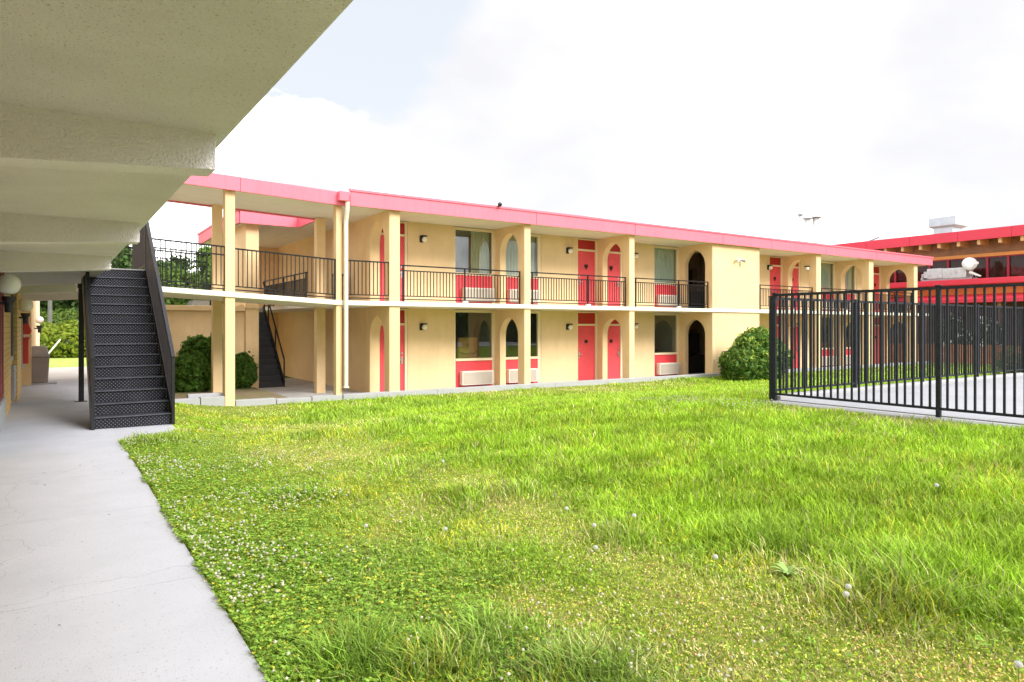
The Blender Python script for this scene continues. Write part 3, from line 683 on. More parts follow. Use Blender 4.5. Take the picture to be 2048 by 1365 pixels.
wall_lamp(20.62, W, 1.63, 'ground-floor lamp mostly hidden behind the third arched wall')
wall_lamp(20.62, W, 4.62, 'upstairs lamp hidden at the edge of the third arched wall')
wall_lamp(29.85, W, 4.58, 'upstairs lamp just right of the plain solid block')
l7 = wall_lamp(31.04 - .02, 19.93, 4.48, 'lamp mounted on the side of an arched wall beyond the plain solid block'); l7.rotation_euler.z = -PI/2

def aircon(x0, z0, label, wdt=1.32, first=[None]):
    if first[0] is None:
        o = thing('air_conditioner', (x0, W, z0), label, 'air conditioner', 'air conditioners under the motel windows')
        MB().box(x0, x0 + wdt, W - .17, W + .04, z0, z0 + .50).build('case', M['acside'], o, bevel=.015)
        g_ = MB().box(x0 + .05, x0 + wdt - .05, W - .178, W - .172, z0 + .04, z0 + .46)
        k = 0
        while x0 + .07 + k*.03 < x0 + wdt - .06:
            g_.box(x0 + .06 + k*.03, x0 + .074 + k*.03, W - .19, W - .1785, z0 + .05, z0 + .45); k += 1
        g_.build('grille', M['acgrille'], o); first[0] = o; return o
    return dup(first[0], (x0, W, z0), label)
aircon(12.13, -.47, 'beige wall air conditioner under the ground-floor window with the brown board inside')
aircon(14.12, -.47, 'beige air conditioner behind the second arched wall, ground floor')
aircon(22.0, -.47, 'ground-floor beige air conditioner nearest the dark arched passage')
aircon(34.3, -.47, 'ground-floor air conditioner seen through the pool fence left of an arch')
aircon(36.4, -.47, 'ground-floor air conditioner seen through an arch behind the pool fence')
aircon(12.20, 2.52, 'upstairs air conditioner under the window with half-drawn curtain')
aircon(14.18, 2.52, 'upstairs air conditioner behind the second arched wall')
aircon(22.0, 2.52, 'upstairs air conditioner under the fully curtained window by the solid block')
aircon(34.3, 2.52, 'upstairs air conditioner under the curtained window beyond the solid block')
aircon(36.4, 2.52, 'upstairs air conditioner behind an arch near the far roof end')
o = thing('headboard', (12.5, 22.3, 0), 'brown wooden board standing inside the ground-floor window', 'board')
MB().box(12.30, 13.10, 21.78, 21.84, -.5, 1.22).build('panel', M['board'], o, bevel=.01)
cb = MB().tube([(12.34, 21.77, .70), (12.5, 21.76, .64), (12.65, 21.765, .62), (12.8, 21.76, .66), (12.95, 21.765, .63), (13.08, 21.77, .72)], .012, 6).build('cable', M['black'], o)
dk = thing('desk', (22.6, 23, -.5), 'low dark desk inside the ground-floor window by the arched passage', 'desk')
MB().box(22.1, 23.2, 22.4, 23.0, .52, .60).build('desktop', M['dark'], dk); MB().box(22.15, 22.25, 22.45, 22.95, -.5, .52).box(23.05, 23.15, 22.45, 22.95, -.5, .52).build('leg', M['dark'], dk)
sc_ = thing('security_camera', (12.45, F - .2, 5.66), 'small black camera on top of the red roof edge', 'camera')
MB().box(12.42, 12.48, F - .26, F - .19, RT, RT + .03).ball((12.45, F - .27, RT + .04), .075, 14).build('dome', M['black'], sc_, smooth=True)
MB().tube([(12.45, F - .3, RT + .04), (12.45, F - .36, RT + .02)], .03, 8).build('lens', M['dark'], sc_)
fl = thing('flood_light', (25.1, F, 4.55), 'white twin-head flood light on the plain solid block', 'flood light')
MB().lathe((25.1, F, 4.52), [(.08, 0), (.08, .03), (.02, .05)], 12, axis='y').build('base', M['white'], fl)
MB().tube([(25.08, F - .03, 4.55), (24.95, F - .12, 4.58), (24.90, F - .22, 4.56)], [.035, .05, .075], 10).build('lamp_head', M['white'], fl)
MB().tube([(25.12, F - .03, 4.55), (25.26, F - .12, 4.54), (25.34, F - .22, 4.5)], [.035, .05, .08], 10).build('lamp_head', M['greymetal'], fl)
# vertical flue pipes over the roof line
for (x, y, zt, rr_, lb) in ((51.6, 33.85, 10.85, .16, 'tallest and leftmost white flue pipe above the pink roof edge'), (52.2, 33.6, 10.55, .24, 'middle white flue pipe with dark cap above the roof edge'), (52.8, 33.2, 10.65, .26, 'right white flue pipe with wide dark cap above the roof edge')):
    o = thing('flue_pipe', (x, y, 7.4), lb, 'flue pipe', 'flue pipes above the roof')
    MB().tube([(x, y, 7.3), (x, y, zt)], rr_, 12).lathe((x, y, 8.6), [(rr_ + .02, 0), (rr_ + .02, .06)], 12).build('pipe', M['white'], o, smooth=True)
    MB().lathe((x, y, zt + .05), [(rr_*1.9, 0), (rr_*1.6, .08), (.02, .16)], 14).build('cap', M['greymetal'], o)

# ------------------------------------------------------------------ restaurant building at right
rs = thing('restaurant_building', (47, 16, -.5), 'orange and brown building with deep red flat roof and rafter ends', 'building')
Ya, Yb = -6, 46
MB().box(46.25, 62, Ya, Yb, 6.95, 7.2).build('roof', M['brownwood'], rs)
m_ = MB()
yy = Ya
while yy < Yb: m_.box(46.15, 46.245, yy + .01, min(yy + 2.85, Yb) - .01, 6.86, 7.47); yy += 2.85
m_.box(46.1, 62.1, Ya - .1, Ya - .0, 6.86, 7.47).build('fascia', M['fascia2'], rs)
yy = 4.0
while yy < 34:
    MB().box(46.35, 47.9, yy, yy + .17, 6.58, 6.948).build('rafter', M['rafter'], rs); yy += 1.115
MB().box(47.6, 47.9, Ya, Yb, 6.1, 6.96).box(47.9, 48.0, Ya, Yb, 3, 6.9).build('upper_wall', M['brownwood'], rs)
MB().box(47.5, 47.9, Ya, Yb, 5.93, 6.13).build('band', M['orange'], rs)
wn = MB(); yy = 3.13
while yy < 26: wn.box(47.55, 47.75, yy - .06, yy + .06, 4.55, 5.93); yy += 1.105
wn.box(47.56, 47.74, 3, 26, 5.86, 5.925).box(47.56, 47.74, 3, 26, 4.55, 4.62); wn = wn.build('window', mat('dark_red_mullion', (.34, .025, .045), .5), rs)
MB().box(47.66, 47.67, 3.1, 26, 4.62, 5.86).build('pane', M['glass2'], wn)
c = MB(); pts = []
for y0, y1 in ((8.5, 12.9), (14.2, 19.4), (22.2, 24)):
    n = int((y1 - y0)/.03); vs = [(47.82 + .03*math.sin(i*.03*2*PI/.2), y0 + i*.03, z) for z in (4.6, 5.9) for i in range(n + 1)]
    c.add(vs, [(i, i+1, i+2+n, i+1+n) for i in range(n)])
c.build('curtain', mat('brown_curtain', (.33, .25, .23), .9, .1), wn, fix=False)
MB().box(45.6, 47.9, Ya, Yb, 4.17, 4.5).build('ledge_roof', M['fascia2'], rs, bevel=.02)
MB().box(46.6, 47.6, Ya, Yb, 3.3, 4.17).build('middle_wall', M['orange'], rs)
MB().prism('y', [(46.62, 3.62), (45.1, 3.32), (45.0, 3.28), (45.0, 3.06), (46.62, 3.06)], Ya, 24.5).build('canopy', M['fascia2'], rs)
MB().box(47.3, 47.5, Ya, Yb, -.8, 3.1).build('lower_wall', mat('dark_brown_wall', (.20, .13, .11), .8, .2), rs)
for y in (5, 9, 13, 17, 21, 24):
    MB().box(45.25, 45.42, y, y + .17, -.8, 3.07).build('canopy_post', M['brownwood'], rs)
wf = thing('wood_fence', (44.2, 14, -.5), 'low reddish wooden board fence in front of the orange building', 'fence')
m_ = MB(); yy = 2.0
while yy < 23.6:
    m_.box(44.20, 44.24, yy, yy + .145, -.8, .58 + .02*random.random()); yy += .155
m_.build('board_panel', M['woodfence'], wf); MB().box(44.245, 44.30, 2, 23.6, .3, .4).box(44.245, 44.30, 2, 23.6, -.3, -.2).build('rail', M['woodfence'], wf)
# roof top things
hv = thing('duct_unit', (45.9, 20, 4.5), 'long foil-wrapped duct unit lying on the red ledge roof', 'air duct')
MB().box(45.75, 46.7, 20.35, 21.25, 4.62, 5.26).box(45.72, 46.7, 19.0, 20.33, 4.60, 5.22).build('duct', M['hvac'], hv, bevel=.03)
MB().box(45.8, 46.6, 21.26, 21.45, 4.7, 5.1).tube([(46.1, 21.45, 4.95), (46.1, 21.65, 4.9), (46.1, 21.7, 4.62)], .09, 8).build('end_cap', M['hvac'], hv)
MB().box(45.75, 46.6, 18.7, 21.6, 4.505, 4.6).build('skid', M['greymetal'], hv)
sd = thing('satellite_dish', (45.9, 18.7, 4.5), 'white satellite dish on the ledge beside the foil duct', 'satellite dish')
dm = MB(); prof = [(.02 + .37*t, .12*t*t) for t in [i/8 for i in range(9)]]
dm.lathe((0, 0, 0), prof + [(.395, .135), (.02, .03)], 24, axis='x'); do_ = dm.build('reflector', M['white'], sd, smooth=True)
do_.location = Vector((45.8, 18.86, 5.38)) - Vector(sd.location); do_.rotation_euler = (0, math.radians(12), math.radians(28))
MB().tube([(45.95, 18.8, 4.5), (45.95, 18.8, 5.15), (45.9, 18.85, 5.38)], .035, 8).tube([(45.9, 18.5, 4.55), (45.95, 18.8, 5.0)], .02, 6).build('mast', M['greymetal'], sd)
MB().tube([(45.78, 18.8, 5.0), (45.35, 18.35, 5.35)], .02, 6).box(45.25, 45.4, 18.2, 18.4, 5.32, 5.46).build('feed_arm', M['white'], sd)
MB().hexa([(45.7, 18.25, 4.6), (45.8, 18.25, 4.6), (45.8, 18.85, 4.85), (45.7, 18.85, 4.85)], [(45.7, 18.2, 4.66), (45.8, 18.2, 4.66), (45.8, 18.8, 5.0), (45.7, 18.8, 5.0)]).build('side_plate', M['white'], sd)
eh = thing('exhaust_hood', (50.5, 22, 7.3), 'galvanised square exhaust hood on the red roof', 'roof vent')
MB().box(49.9, 51.2, 21.55, 22.75, 7.2, 8.35).build('stack', M['galv'], eh)
m_ = MB().hexa([(49.9, 21.5, 8.3), (51.25, 21.5, 8.3), (51.25, 22.8, 8.3), (49.9, 22.8, 8.3)], [(49.7, 21.28, 8.42), (51.4, 21.28, 8.42), (51.4, 23.0, 8.42), (49.7, 23.0, 8.42)]); m_.box(49.7, 51.4, 21.28, 23.0, 8.42, 9.02).build('hood', M['galv'], eh, bevel=.02)
rp = thing('bent_pipe', (49, 26, 7.4), 'thin bent grey pipe rising from the red roof', 'pipe')
MB().tube([(49, 28.3, 7.35), (49, 25.95, 8.02), (49, 25.8, 7.2)], .05, 8).build('pipe', M['greymetal'], rp)
MB().box(48.9, 49.1, 25.7, 25.9, 7.2, 7.26).build('flange', M['greymetal'], rp)
# ------------------------------------------------------------------ pool fence
def fence(p, q, label, zt=2.15, zb_=.50, step=.108, gap=2.53):
    p = Vector(p); q = Vector(q); L_ = (q - p).length; d = (q - p)/L_
    o = thing('pool_fence', tuple(p), label, 'fence'); k = 0
    npan = int(round(L_/gap))
    for i in range(npan):
        a = p + d*(i*gap + .03); b_ = p + d*((i + 1)*gap - .03); m = MB()
        m.bar((a.x, a.y, zt - .02), (b_.x, b_.y, zt - .02), .038, .042).bar((a.x, a.y, zb_), (b_.x, b_.y, zb_), .035, .035)
        nn = int(gap/step)
        for j in range(1, nn):
            c = p + d*(i*gap + j*gap/nn); m.bar((c.x, c.y, zb_), (c.x, c.y, zt - .03), .025, .025)
        m.build('picket_panel', M['fence'], o, fix=False)
    for i in range(npan + 1):
        c = p + d*(i*gap); MB().box(c.x - .028, c.x + .028, c.y - .028, c.y + .028, .15, zt + .004).box(c.x - .037, c.x + .037, c.y - .037, c.y + .037, zt + .004, zt + .02).build('post', M['fence'], o, bevel=.004)
    return o
fence((9.95, 7.0, .4), (9.95, -3.2, .4), 'black metal picket fence along the near edge of the pool deck')
fence((9.95 + 2.53*0 + .0, 7.06, .4), (9.95 + 2.53*8, 7.06, .4), 'black metal picket fence along the far edge of the pool deck', zt=2.10, zb_=.55)

# ------------------------------------------------------------------ vegetation
def leafcol(n, base, var=.3, hue=.12):
    b = np.array(base)[None]; k = 1 + var*(RNG.random((n, 1)) - .5)*2
    c = b*k; c[:, 0:1] *= 1 + hue*(RNG.random((n, 1)) - .3)*3; return np.clip(c, 0, 1)
def shrub(name, loc, lobes, nleaf, size, base, label, cat='shrub', group=None, tips=None, shell=.80, aspect=.5, core=True):
    """lobes: (dx,dy,dz,rx,ry,rz) ellipsoids; leaves fill the outer shell of each"""
    o = thing(name, loc, label, cat, group); P_, Nn, S_, C_ = [], [], [], []
    area = np.array([l[3]*l[4] + l[3]*l[5] + l[4]*l[5] for l in lobes]); area = area/area.sum()
    for l, a in zip(lobes, area):
        n = int(nleaf*a); d = RNG.normal(size=(n, 3)); d /= np.linalg.norm(d, axis=1, keepdims=True)
        bump = 1 + .30*(fbm(d[:, 0]*3 + l[0]*5 + 9, d[:, 2]*3 + d[:, 1]*2 + 9) - .5)*2
        r = (shell + (1 - shell)*RNG.random(n)**.6)*bump*np.where(RNG.random(n) < .05, 1 + .16*RNG.random(n), 1)
        p = np.array(loc)[None] + np.array(l[:3])[None] + d*np.array(l[3:])[None]*r[:, None]
        P_.append(p); Nn.append(d + .9*RNG.normal(size=(n, 3))); S_.append(size*(.6 + .8*RNG.random(n)))
        c = leafcol(n, base)
        if tips is not None:
            t = (RNG.random(n) < .35*sstep(.0, .8, d[:, 2]) + .05)[:, None]; c = np.where(t, leafcol(n, tips), c)
        C_.append(c)
    P_ = np.concatenate(P_); keep = P_[:, 2] > loc[2] - .02
    leafmesh('foliage', P_[keep], np.concatenate(Nn)[keep], np.concatenate(S_)[keep], np.concatenate(C_)[keep], M['leaf'], o, aspect)
    m = MB()
    for l in lobes:
        k = len(m.v); m.ball((0, 0, 0), 1, 14); 
        for i in range(k, len(m.v)):
            v = m.v[i]; m.v[i] = (loc[0] + l[0] + v[0]*l[3]*shell*.9, loc[1] + l[1] + v[1]*l[4]*shell*.9, loc[2] + max(l[2] + v[2]*l[5]*shell*.9, .02))
    for _ in range(4):
        a = RNG.random()*2*PI; m.tube([(loc[0], loc[1], loc[2] - .2), (loc[0] + .2*math.cos(a), loc[1] + .2*math.sin(a), loc[2] + lobes[0][2])], .03, 6)
    m.build('stem_mass', shrubcore, o, smooth=True)
    return o
shrubcore = mat('inner_twigs', (.07, .09, .03), .95, .3, 6, .8, 30)
DG = (.105, .23, .035)
shrub('clipped_shrub', (3.62, 23.2, -.42), [(0, 0, .50, .55, .55, .72), (-.05, -.25, .75, .45, .45, .4)], 6500, .14, DG, 'lower front lobe of clipped dark green shrub beside the black staircase', group='clipped shrubs by the garden wall')
shrub('clipped_shrub', (4.22, 24.0, -.42), [(0, 0, .80, .80, .72, .98)], 9000, .14, DG, 'tall rounded dark green shrub in front of the yellow garden wall', group='clipped shrubs by the garden wall')
shrub('clipped_shrub', (5.06, 23.6, -.45), [(0, 0, .62, .58, .55, .58)], 5500, .13, (.11, .235, .038), 'small ball-shaped shrub behind the front bridge column', group='clipped shrubs by the garden wall')
shrub('leafy_shrub', (23.9, 17.9, -.52), [(0, 0, .55, 1.35, 1.1, .95), (.25, .1, 1.3, .75, .8, .72), (-.85, -.2, .55, .75, .8, .70), (1.0, -.2, .85, .75, .8, .85), (-.4, -.1, 1.15, .6, .6, .55), (.7, 0, 1.55, .45, .45, .55)], 15000, .21, (.10, .21, .035), 'large spreading green shrub with light tips beside the solid motel block', tips=(.34, .48, .07), shell=.66, aspect=.35)
# background trees beyond the building
def ray(px, d):
    f = 1372.; a = math.atan2(923, 1372); t = (px - 1024)/f; sa, ca = math.sin(a), math.cos(a)
    return (sa + t*ca)*d, (ca - t*sa)*d
def tree(px, d, h, cr, base, label, lean=0, nl=5200, ls=.32, z0=-.1, low=.3):
    x, y = ray(px, d); o = thing('tree', (x, y, z0), label, 'tree', 'trees beyond the motel')
    tr = MB(); top = Vector((x + lean, y, z0 + h*.8)); tr.tube([(x, y, z0 - .3), (x + lean*.3, y, z0 + h*.35), top], [h*.028, h*.02, h*.006], 8)
    P_, S_, C_ = [], [], []
    nclump = 34
    for k in range(nclump):
        hh = low + (1 - low)*((k + .5)/nclump); prof = math.sin(PI*min(1, .18 + .82*(hh - low)/(1 - low)))**.6
        a = RNG.random()*2*PI; rr_ = cr*prof*math.sqrt(RNG.random())*.95
        c = np.array([x + lean*hh + rr_*math.cos(a), y + rr_*math.sin(a), z0 + h*hh*.97]); n = nl//nclump
        if k % 3 == 0: tr.tube([(x + lean*hh*.7, y, z0 + h*hh*.7), tuple(c)], [h*.010, h*.003], 5)
        q = RNG.normal(size=(n, 3))*np.array([1, 1, .7])*cr*.17; P_.append(c[None] + q); S_.append(ls*(.6 + .8*RNG.random(n)))
        C_.append(leafcol(n, np.array(base)*(.75 + .5*RNG.random()), .35))
    P_ = np.concatenate(P_); n = len(P_)
    tr.build('trunk', M['bark'], o, smooth=True)
    leafmesh('crown', P_, RNG.normal(size=(n, 3)) + np.array([0, 0, .6])[None], np.concatenate(S_), np.concatenate(C_), M['leaf'], o, .6)
MG = (.13, .22, .045); BG_ = (.075, .14, .04)
tree(60, 52, 11, 4.0, BG_, 'dark tree partly hidden behind the yellow end wall')
tree(105, 50, 12, 3.4, BG_, 'dark green tree above the bright hedge, directly right of the end wall', nl=9000, ls=.42, low=.2)
tree(140, 54, 12, 3.6, MG, 'mid green tree above the hedge, left of the black support post', nl=9000, ls=.42, low=.2)
tree(180, 50, 10, 3.2, BG_, 'dark tree seen between the support post and the metal staircase', nl=9000, ls=.42, low=.2)
tree(255, 48, 7.0, 2.0, BG_, 'small dark tree seen through the railing above the stair top')
tree(318, 58, 7.2, 1.6, BG_, 'dark conifer-like tree just right of the stair handrail')
tree(350, 60, 7.8, 2.0, BG_, 'tallest dark tree seen through the bridge railing')
tree(385, 62, 6.4, 2.0, BG_, 'lower dark tree in the middle of the bridge railing')
tree(415, 54, 8.0, 1.8, (.13, .24, .04), 'bright green tree beside the front bridge column')
tree(300, 54, 6.2, 2.2, MG, 'low mid green tree above the garden wall by the staircase')
tree(360, 50, 5.6, 2.4, MG, 'low bushy tree over the middle of the garden wall')
tree(455, 50, 6, 2.4, MG, 'bushy tree behind the bridge columns')
for px, d_, rr_, hh, base, lb in ((92, 38, 1.7, 1.5, (.22, .30, .03), 'bright yellow-green bush at the left end of the hedge row'), (118, 39, 1.6, 1.7, (.21, .30, .03), 'tallest bright green bush in the middle of the hedge row'),
                                  (146, 38, 1.5, 1.4, (.22, .31, .03), 'bright green bush behind the black support post'), (172, 39, 1.5, 1.3, (.17, .26, .03), 'bright bush between the post and the metal staircase'),
                                  (105, 43, 2.2, 2.4, (.12, .20, .03), 'mid green bush behind the bright hedge row, left'), (155, 44, 2.4, 2.3, (.11, .19, .03), 'mid green bush behind the bright hedge row, right')):
    x, y = ray(px, d_)
    shrub('hedge_bush', (x, y, -.08), [(0, 0, hh*.5, rr_, rr_, hh*.62), (rr_*.4, -.3, hh*.75, rr_*.55, rr_*.5, hh*.45), (-rr_*.5, 0, hh*.7, rr_*.5, rr_*.5, hh*.5)], 3500, .22, base, lb, 'bush', 'bushes beyond the parking lot', shell=.7)
# tree belt on the other side of the courtyard, behind the photographer: it is what the ground-floor panes mirror
n = 26000; xx = -30 + 95*RNG.random(n); hh = 5.2 + 2.6*fbm(xx*.22, xx*0 + 4.5)
P_ = np.stack([xx, -26 + 2.5*RNG.normal(size=n), -.5 + hh*RNG.random(n)], 1)
tl = leafmesh('treeline', P_, RNG.normal(size=(n, 3)), .5 + .5*RNG.random(n), leafcol(n, (.06, .11, .03), .4), M['leaf'], None, .7); tag(tl, 'belt of trees beyond the courtyard behind the photographer', 'trees', kind='stuff')
# white flowering shrubs by the wooden fence
for k, (y, hh) in enumerate(((17.6, 2.5), (19.5, 2.7))):
    so = shrub('flowering_shrub', (44.95, y, -.5), [(0, 0, hh*.5, .8, .8, hh*.55)], 2600, .16, (.10, .17, .06), ('white-flowering dark shrub nearer the picture edge, before the wooden fence', 'white-flowering dark shrub nearer the motel end, before the wooden fence')[k], 'shrub', 'flowering shrubs by the wooden fence', shell=.6)
    n = 110; d_ = RNG.normal(size=(n, 3)); d_ /= np.linalg.norm(d_, axis=1, keepdims=True)
    leafmesh('blossoms', np.array([44.95, y, -.5 + hh*.5])[None] + d_*np.array([.85, .85, hh*.58])[None], d_ + .3*RNG.normal(size=(n, 3)), .19*(.6 + RNG.random(n)), np.full((n, 3), .85), M['leaf'], so, .9)
# young weed by the deck corner at the picture edge, shed, poles
shrub('leafy_weed', (20.6, 7.5, .1), [(0, 0, .45, .45, .4, .6), (.3, 0, .25, .4, .3, .35)], 500, .14, (.14, .24, .03), 'yellow-green weed growing against the far pool fence', 'weed', shell=.3)
x, y = ray(415, 46); sh = thing('utility_shed', (x, y, -.1), 'small grey shed with dark roof behind the garden wall', 'shed')
MB().box(x - .7, x + .9, y - .7, y + .7, -.3, 2.95).build('wall', M['shed'], sh); MB().box(x - .95, x - .75, y - .8, y - .6, -.3, 2.95).build('post', M['cream'], sh)
MB().prism('y', [(x - 1.2, 2.95), (x + 1.2, 2.95), (x + 1.0, 3.35), (x - 1.0, 3.35)], y - 1, y + 1).build('roof', M['shedroof'], sh)
x, y = ray(108, 33); wp = thing('barrier_arm', (x, y, .3), 'white pole slanting up behind the trash can', 'pole')
MB().tube([(x - .35, y, .15), (x + .26, y, 1.02)], .035, 8).build('arm', M['white'], wp); MB().box(x - .45, x - .30, y - .08, y + .08, -.06, .3).build('base', M['white'], wp)
x, y = ray(100, 41); up_ = thing('utility_pole', (x, y, -.1), 'grey wooden utility pole among the dark trees left of the stair', 'pole')
MB().tube([(x, y, -.4), (x, y, 9)], [.13, .10], 10).build('shaft', M['barkgrey'], up_)
x2, y2 = ray(128, 40); x3, y3 = ray(200, 40)
MB().tube([(x2, y2, .4), (x3, y3, 4.3)], .022, 6).build('guy_wire', mat('guy_guard', (.55, .55, .25), .6), up_)

# ------------------------------------------------------------------ grass
CAMX, CAMY = 0., 0.
aYaw = math.atan2(923, 1372)
def incone(x, y, extra=.45):
    fwd = x*math.sin(aYaw) + y*math.cos(aYaw); lat = x*math.cos(aYaw) - y*math.sin(aYaw)
    return (fwd > .8) & (np.abs(lat) < (.746 + extra)*fwd + 1.2)
def region(x, y):
    ok = (x > .73 + .16*fbm(y*2.6, y*0 + 3.3, 5)) & (y < 19.36)
    ok &= ~((x < 1.72) & (y > 11.1 + (x - .82)*1.05) & (y < 17)) & ~((x < 1.55) & (y > 16.7))
    ok &= ~((x > 9.70) & (y < 7.2)) 
    return ok
def dryness(x, y):
    d = 0*x
    for (cx, cy, r, a) in ((2.5, 9.1, .8, .8), (2.75, 8.2, .7, .8), (2.7, 5.4, .5, .45), (2.32, 3.15, .28, 1.0), (2.4, 2.93, .3, .9), (3.05, 2.65, .45, .8), (2.85, 2.35, .5, .8), (2.7, 2.0, .5, .8),
                           (1.05, 2.75, .25, .8), (2.6, 2.15, .55, .7), (3.15, 1.6, .6, .75), (2.9, 1.15, .5, .7), (2.2, 2.5, .4, .6), (3.4, 2.3, .35, .6), (1.7, 2.7, .3, .5), (2.9, 7.2, .6, .5), (2.1, 5.0, .4, .4), (3.0, 4.3, .4, .5), (3.7, 2.6, .3, .9), (3.65, 2.25, .35, .8), (11.5, 18.9, 1.6, .9), (15.5, 18.7, 2, .9), (19, 18.6, 1.6, .8), (9.4, 4.8, .5, .8), (9.3, 6.2, .5, .6), (4.3, 18.5, 1.2, .7), (6.6, 17.6, 1, .4), (3.6, 12.5, 1.1, .6), (5.0, 12.0, 1.0, .4), (9.4, 8.0, .5, .5)):
        d = np.maximum(d, a*np.exp(-(((x - cx)**2 + (y - cy)**2)/(r*r))))
    strip = .75*np.exp(-((x - 3.25 - .1*np.sin(y*1.3))/.28)**2)*(1 - sstep(5, 9.5, y))
    return np.clip(np.maximum(d, strip) + .55*(fbm(x*1.7 + 3, y*1.7) - .5), 0, 1)
def lush(x, y):
    edge = 3.62 + .12*np.sin(y*1.1) + .10*(fbm(x*2, y*2) - .5) + .12*np.maximum(y - 6, 0)
    return sstep(edge - .12, edge + .35, x)
def make_grass():
    # candidate points by rings of distance from the path where the picture was taken
    pts = []
    rings = [(.8, 2.2, 10500), (2.2, 3.5, 8000), (3.5, 5, 5200), (5, 7, 3200), (7, 10, 1900), (10, 14, 1000), (14, 20, 560), (20, 34, 240), (34, 48, 110)]
    for r0, r1, dens in rings:
        n = int(dens*(r1*r1 - r0*r0)*.5*2.2); r = np.sqrt(r0*r0 + RNG.random(n)*(r1*r1 - r0*r0)); a = aYaw + (RNG.random(n) - .5)*2.2
        x, y = r*np.sin(a), r*np.cos(a); k = region(x, y) & incone(x, y); pts.append(np.stack([x[k], y[k], r[k]], 1))
    P = np.concatenate(pts); x, y, r = P.T; n = len(P)
    dry = dryness(x, y); lu = lush(x, y); cl = fbm(x*2.6 + 40, y*2.6); cl2 = fbm(x*7 + 11, y*7 + 2)
    keep = RNG.random(n) > .55*dry*(1 - .3*lu)
    x, y, r, dry, lu, cl, cl2 = [v[keep] for v in (x, y, r, dry, lu, cl, cl2)]; n = len(x)
    h = (.038 + .042*lu)*(.5 + .9*RNG.random(n))*(1 - .55*dry)*(.75 + .5*sstep(.35, .7, cl)) + .01
    tall = np.zeros(n)
    for (cx, cy, rr_, a) in ((.85, 10.75, .25, .9), (1.1, 11.1, .3, .8), (1.6, 11.9, .25, .8), (3.16, 5.39, .28, 1), (3.5, 5.15, .25, .9), (3.83, 1.97, .38, 1.25), (4.0, 2.9, .35, .9), (4.2, 2.2, .3, .8), (3.4, 3.65, .25, .9), (1.25, 3.2, .28, 1.1), (1.5, 2.85, .3, 1.2), (2.0, 2.35, .3, 1.2), (1.88, 3.0, .25, .9),
                             (1.33, 10.7, .5, 1), (4.84, 10.2, .55, 1), (3.44, 10.4, .6, .9), (4.2, 9.9, .6, .9), (6.2, 15.5, 1.6, 1.0), (8, 16.5, 1.8, .9), (10.5, 17.5, 1.3, .9), (5.2, 14.5, 1.2, .8), (11, 14, 1.5, .6), (1.9, 6.5, .3, .6), (3.2, 7.0, .4, .6), (20.5, 18.6, 1.2, .7)):
        tall = np.maximum(tall, a*np.exp(-(((x - cx)**2 + (y - cy)**2)/(rr_*rr_))))
    tall *= .6 + .6*cl2; pick = RNG.random(n) < .75
    h = np.where(pick, h + .115*tall*(.5 + RNG.random(n)), h)
    wdt = (.0032 + .0022*RNG.random(n) + .00060*r)*(1 + .25*tall)
    az = RNG.random(n)*2*PI; lean = h*(.3 + 1.1*RNG.random(n)**1.3)*(1 - .15*lu)
    z = zlawn(x, y) - .012
    # own colour of each blade
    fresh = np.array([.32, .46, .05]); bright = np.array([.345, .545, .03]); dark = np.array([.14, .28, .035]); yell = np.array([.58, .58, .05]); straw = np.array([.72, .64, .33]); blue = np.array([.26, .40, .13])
    t = sstep(.35, .7, fbm(x*.9 + 7, y*.9 + 3))[:, None]
    c = fresh*(1 - t) + bright*t
    lu_ = lu[:, None]; c = c*(1 - .75*lu_) + bright*.75*lu_
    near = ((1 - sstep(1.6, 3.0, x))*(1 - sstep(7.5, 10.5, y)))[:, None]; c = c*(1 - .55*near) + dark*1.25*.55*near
    u = RNG.random(n)[:, None]
    ye = (sstep(.42, .72, fbm(x*1.6 + 70, y*1.6 + 33))*(1 - .7*lu))[:, None]*.75; c = np.where(u < ye*.75, yell*(.8 + .4*RNG.random((n, 1))), c)
    u2 = RNG.random(n)[:, None]; c = np.where(u2 < ((.05*(1 - .8*lu) + .78*dry)*(1 - .75*np.clip(tall, 0, 1)))[:, None], straw*(.6 + .6*RNG.random((n, 1))), c)
    tb_ = np.clip(tall, 0, 1)[:, None]*pick[:, None]; c = c*(1 - .35*tb_) + (blue*.5 + fresh*.5)*.35*tb_
    c *= (.5 + 1.0*RNG.random((n, 1)))*(.80 + .32*sstep(.3, .7, fbm(x*2.2 + 60, y*2.2 + 21)))[:, None]
    dx, dy = np.cos(az), np.sin(az); px_, py_ = -dy, dx
    V = np.empty((n, 5, 3)); 
    V[:, 0] = np.stack([x - px_*wdt*.5, y - py_*wdt*.5, z], 1); V[:, 1] = np.stack([x + px_*wdt*.5, y + py_*wdt*.5, z], 1)
    mx_, my_ = x + dx*lean*.35, y + dy*lean*.35; mz = z + h*.62
    V[:, 2] = np.stack([mx_ - px_*wdt*.42, my_ - py_*wdt*.42, mz], 1); V[:, 3] = np.stack([mx_ + px_*wdt*.42, my_ + py_*wdt*.42, mz], 1)
    V[:, 4] = np.stack([x + dx*lean, y + dy*lean, z + h*(1 - .12*RNG.random(n))], 1)
    b = np.arange(n)[:, None]*5
    q = b + np.array([[0, 1, 3, 2]]); t_ = b + np.array([[2, 3, 4]])
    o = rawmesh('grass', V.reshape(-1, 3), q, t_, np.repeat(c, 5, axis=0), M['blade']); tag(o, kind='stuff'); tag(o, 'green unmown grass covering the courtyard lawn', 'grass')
    return n
ng = make_grass()
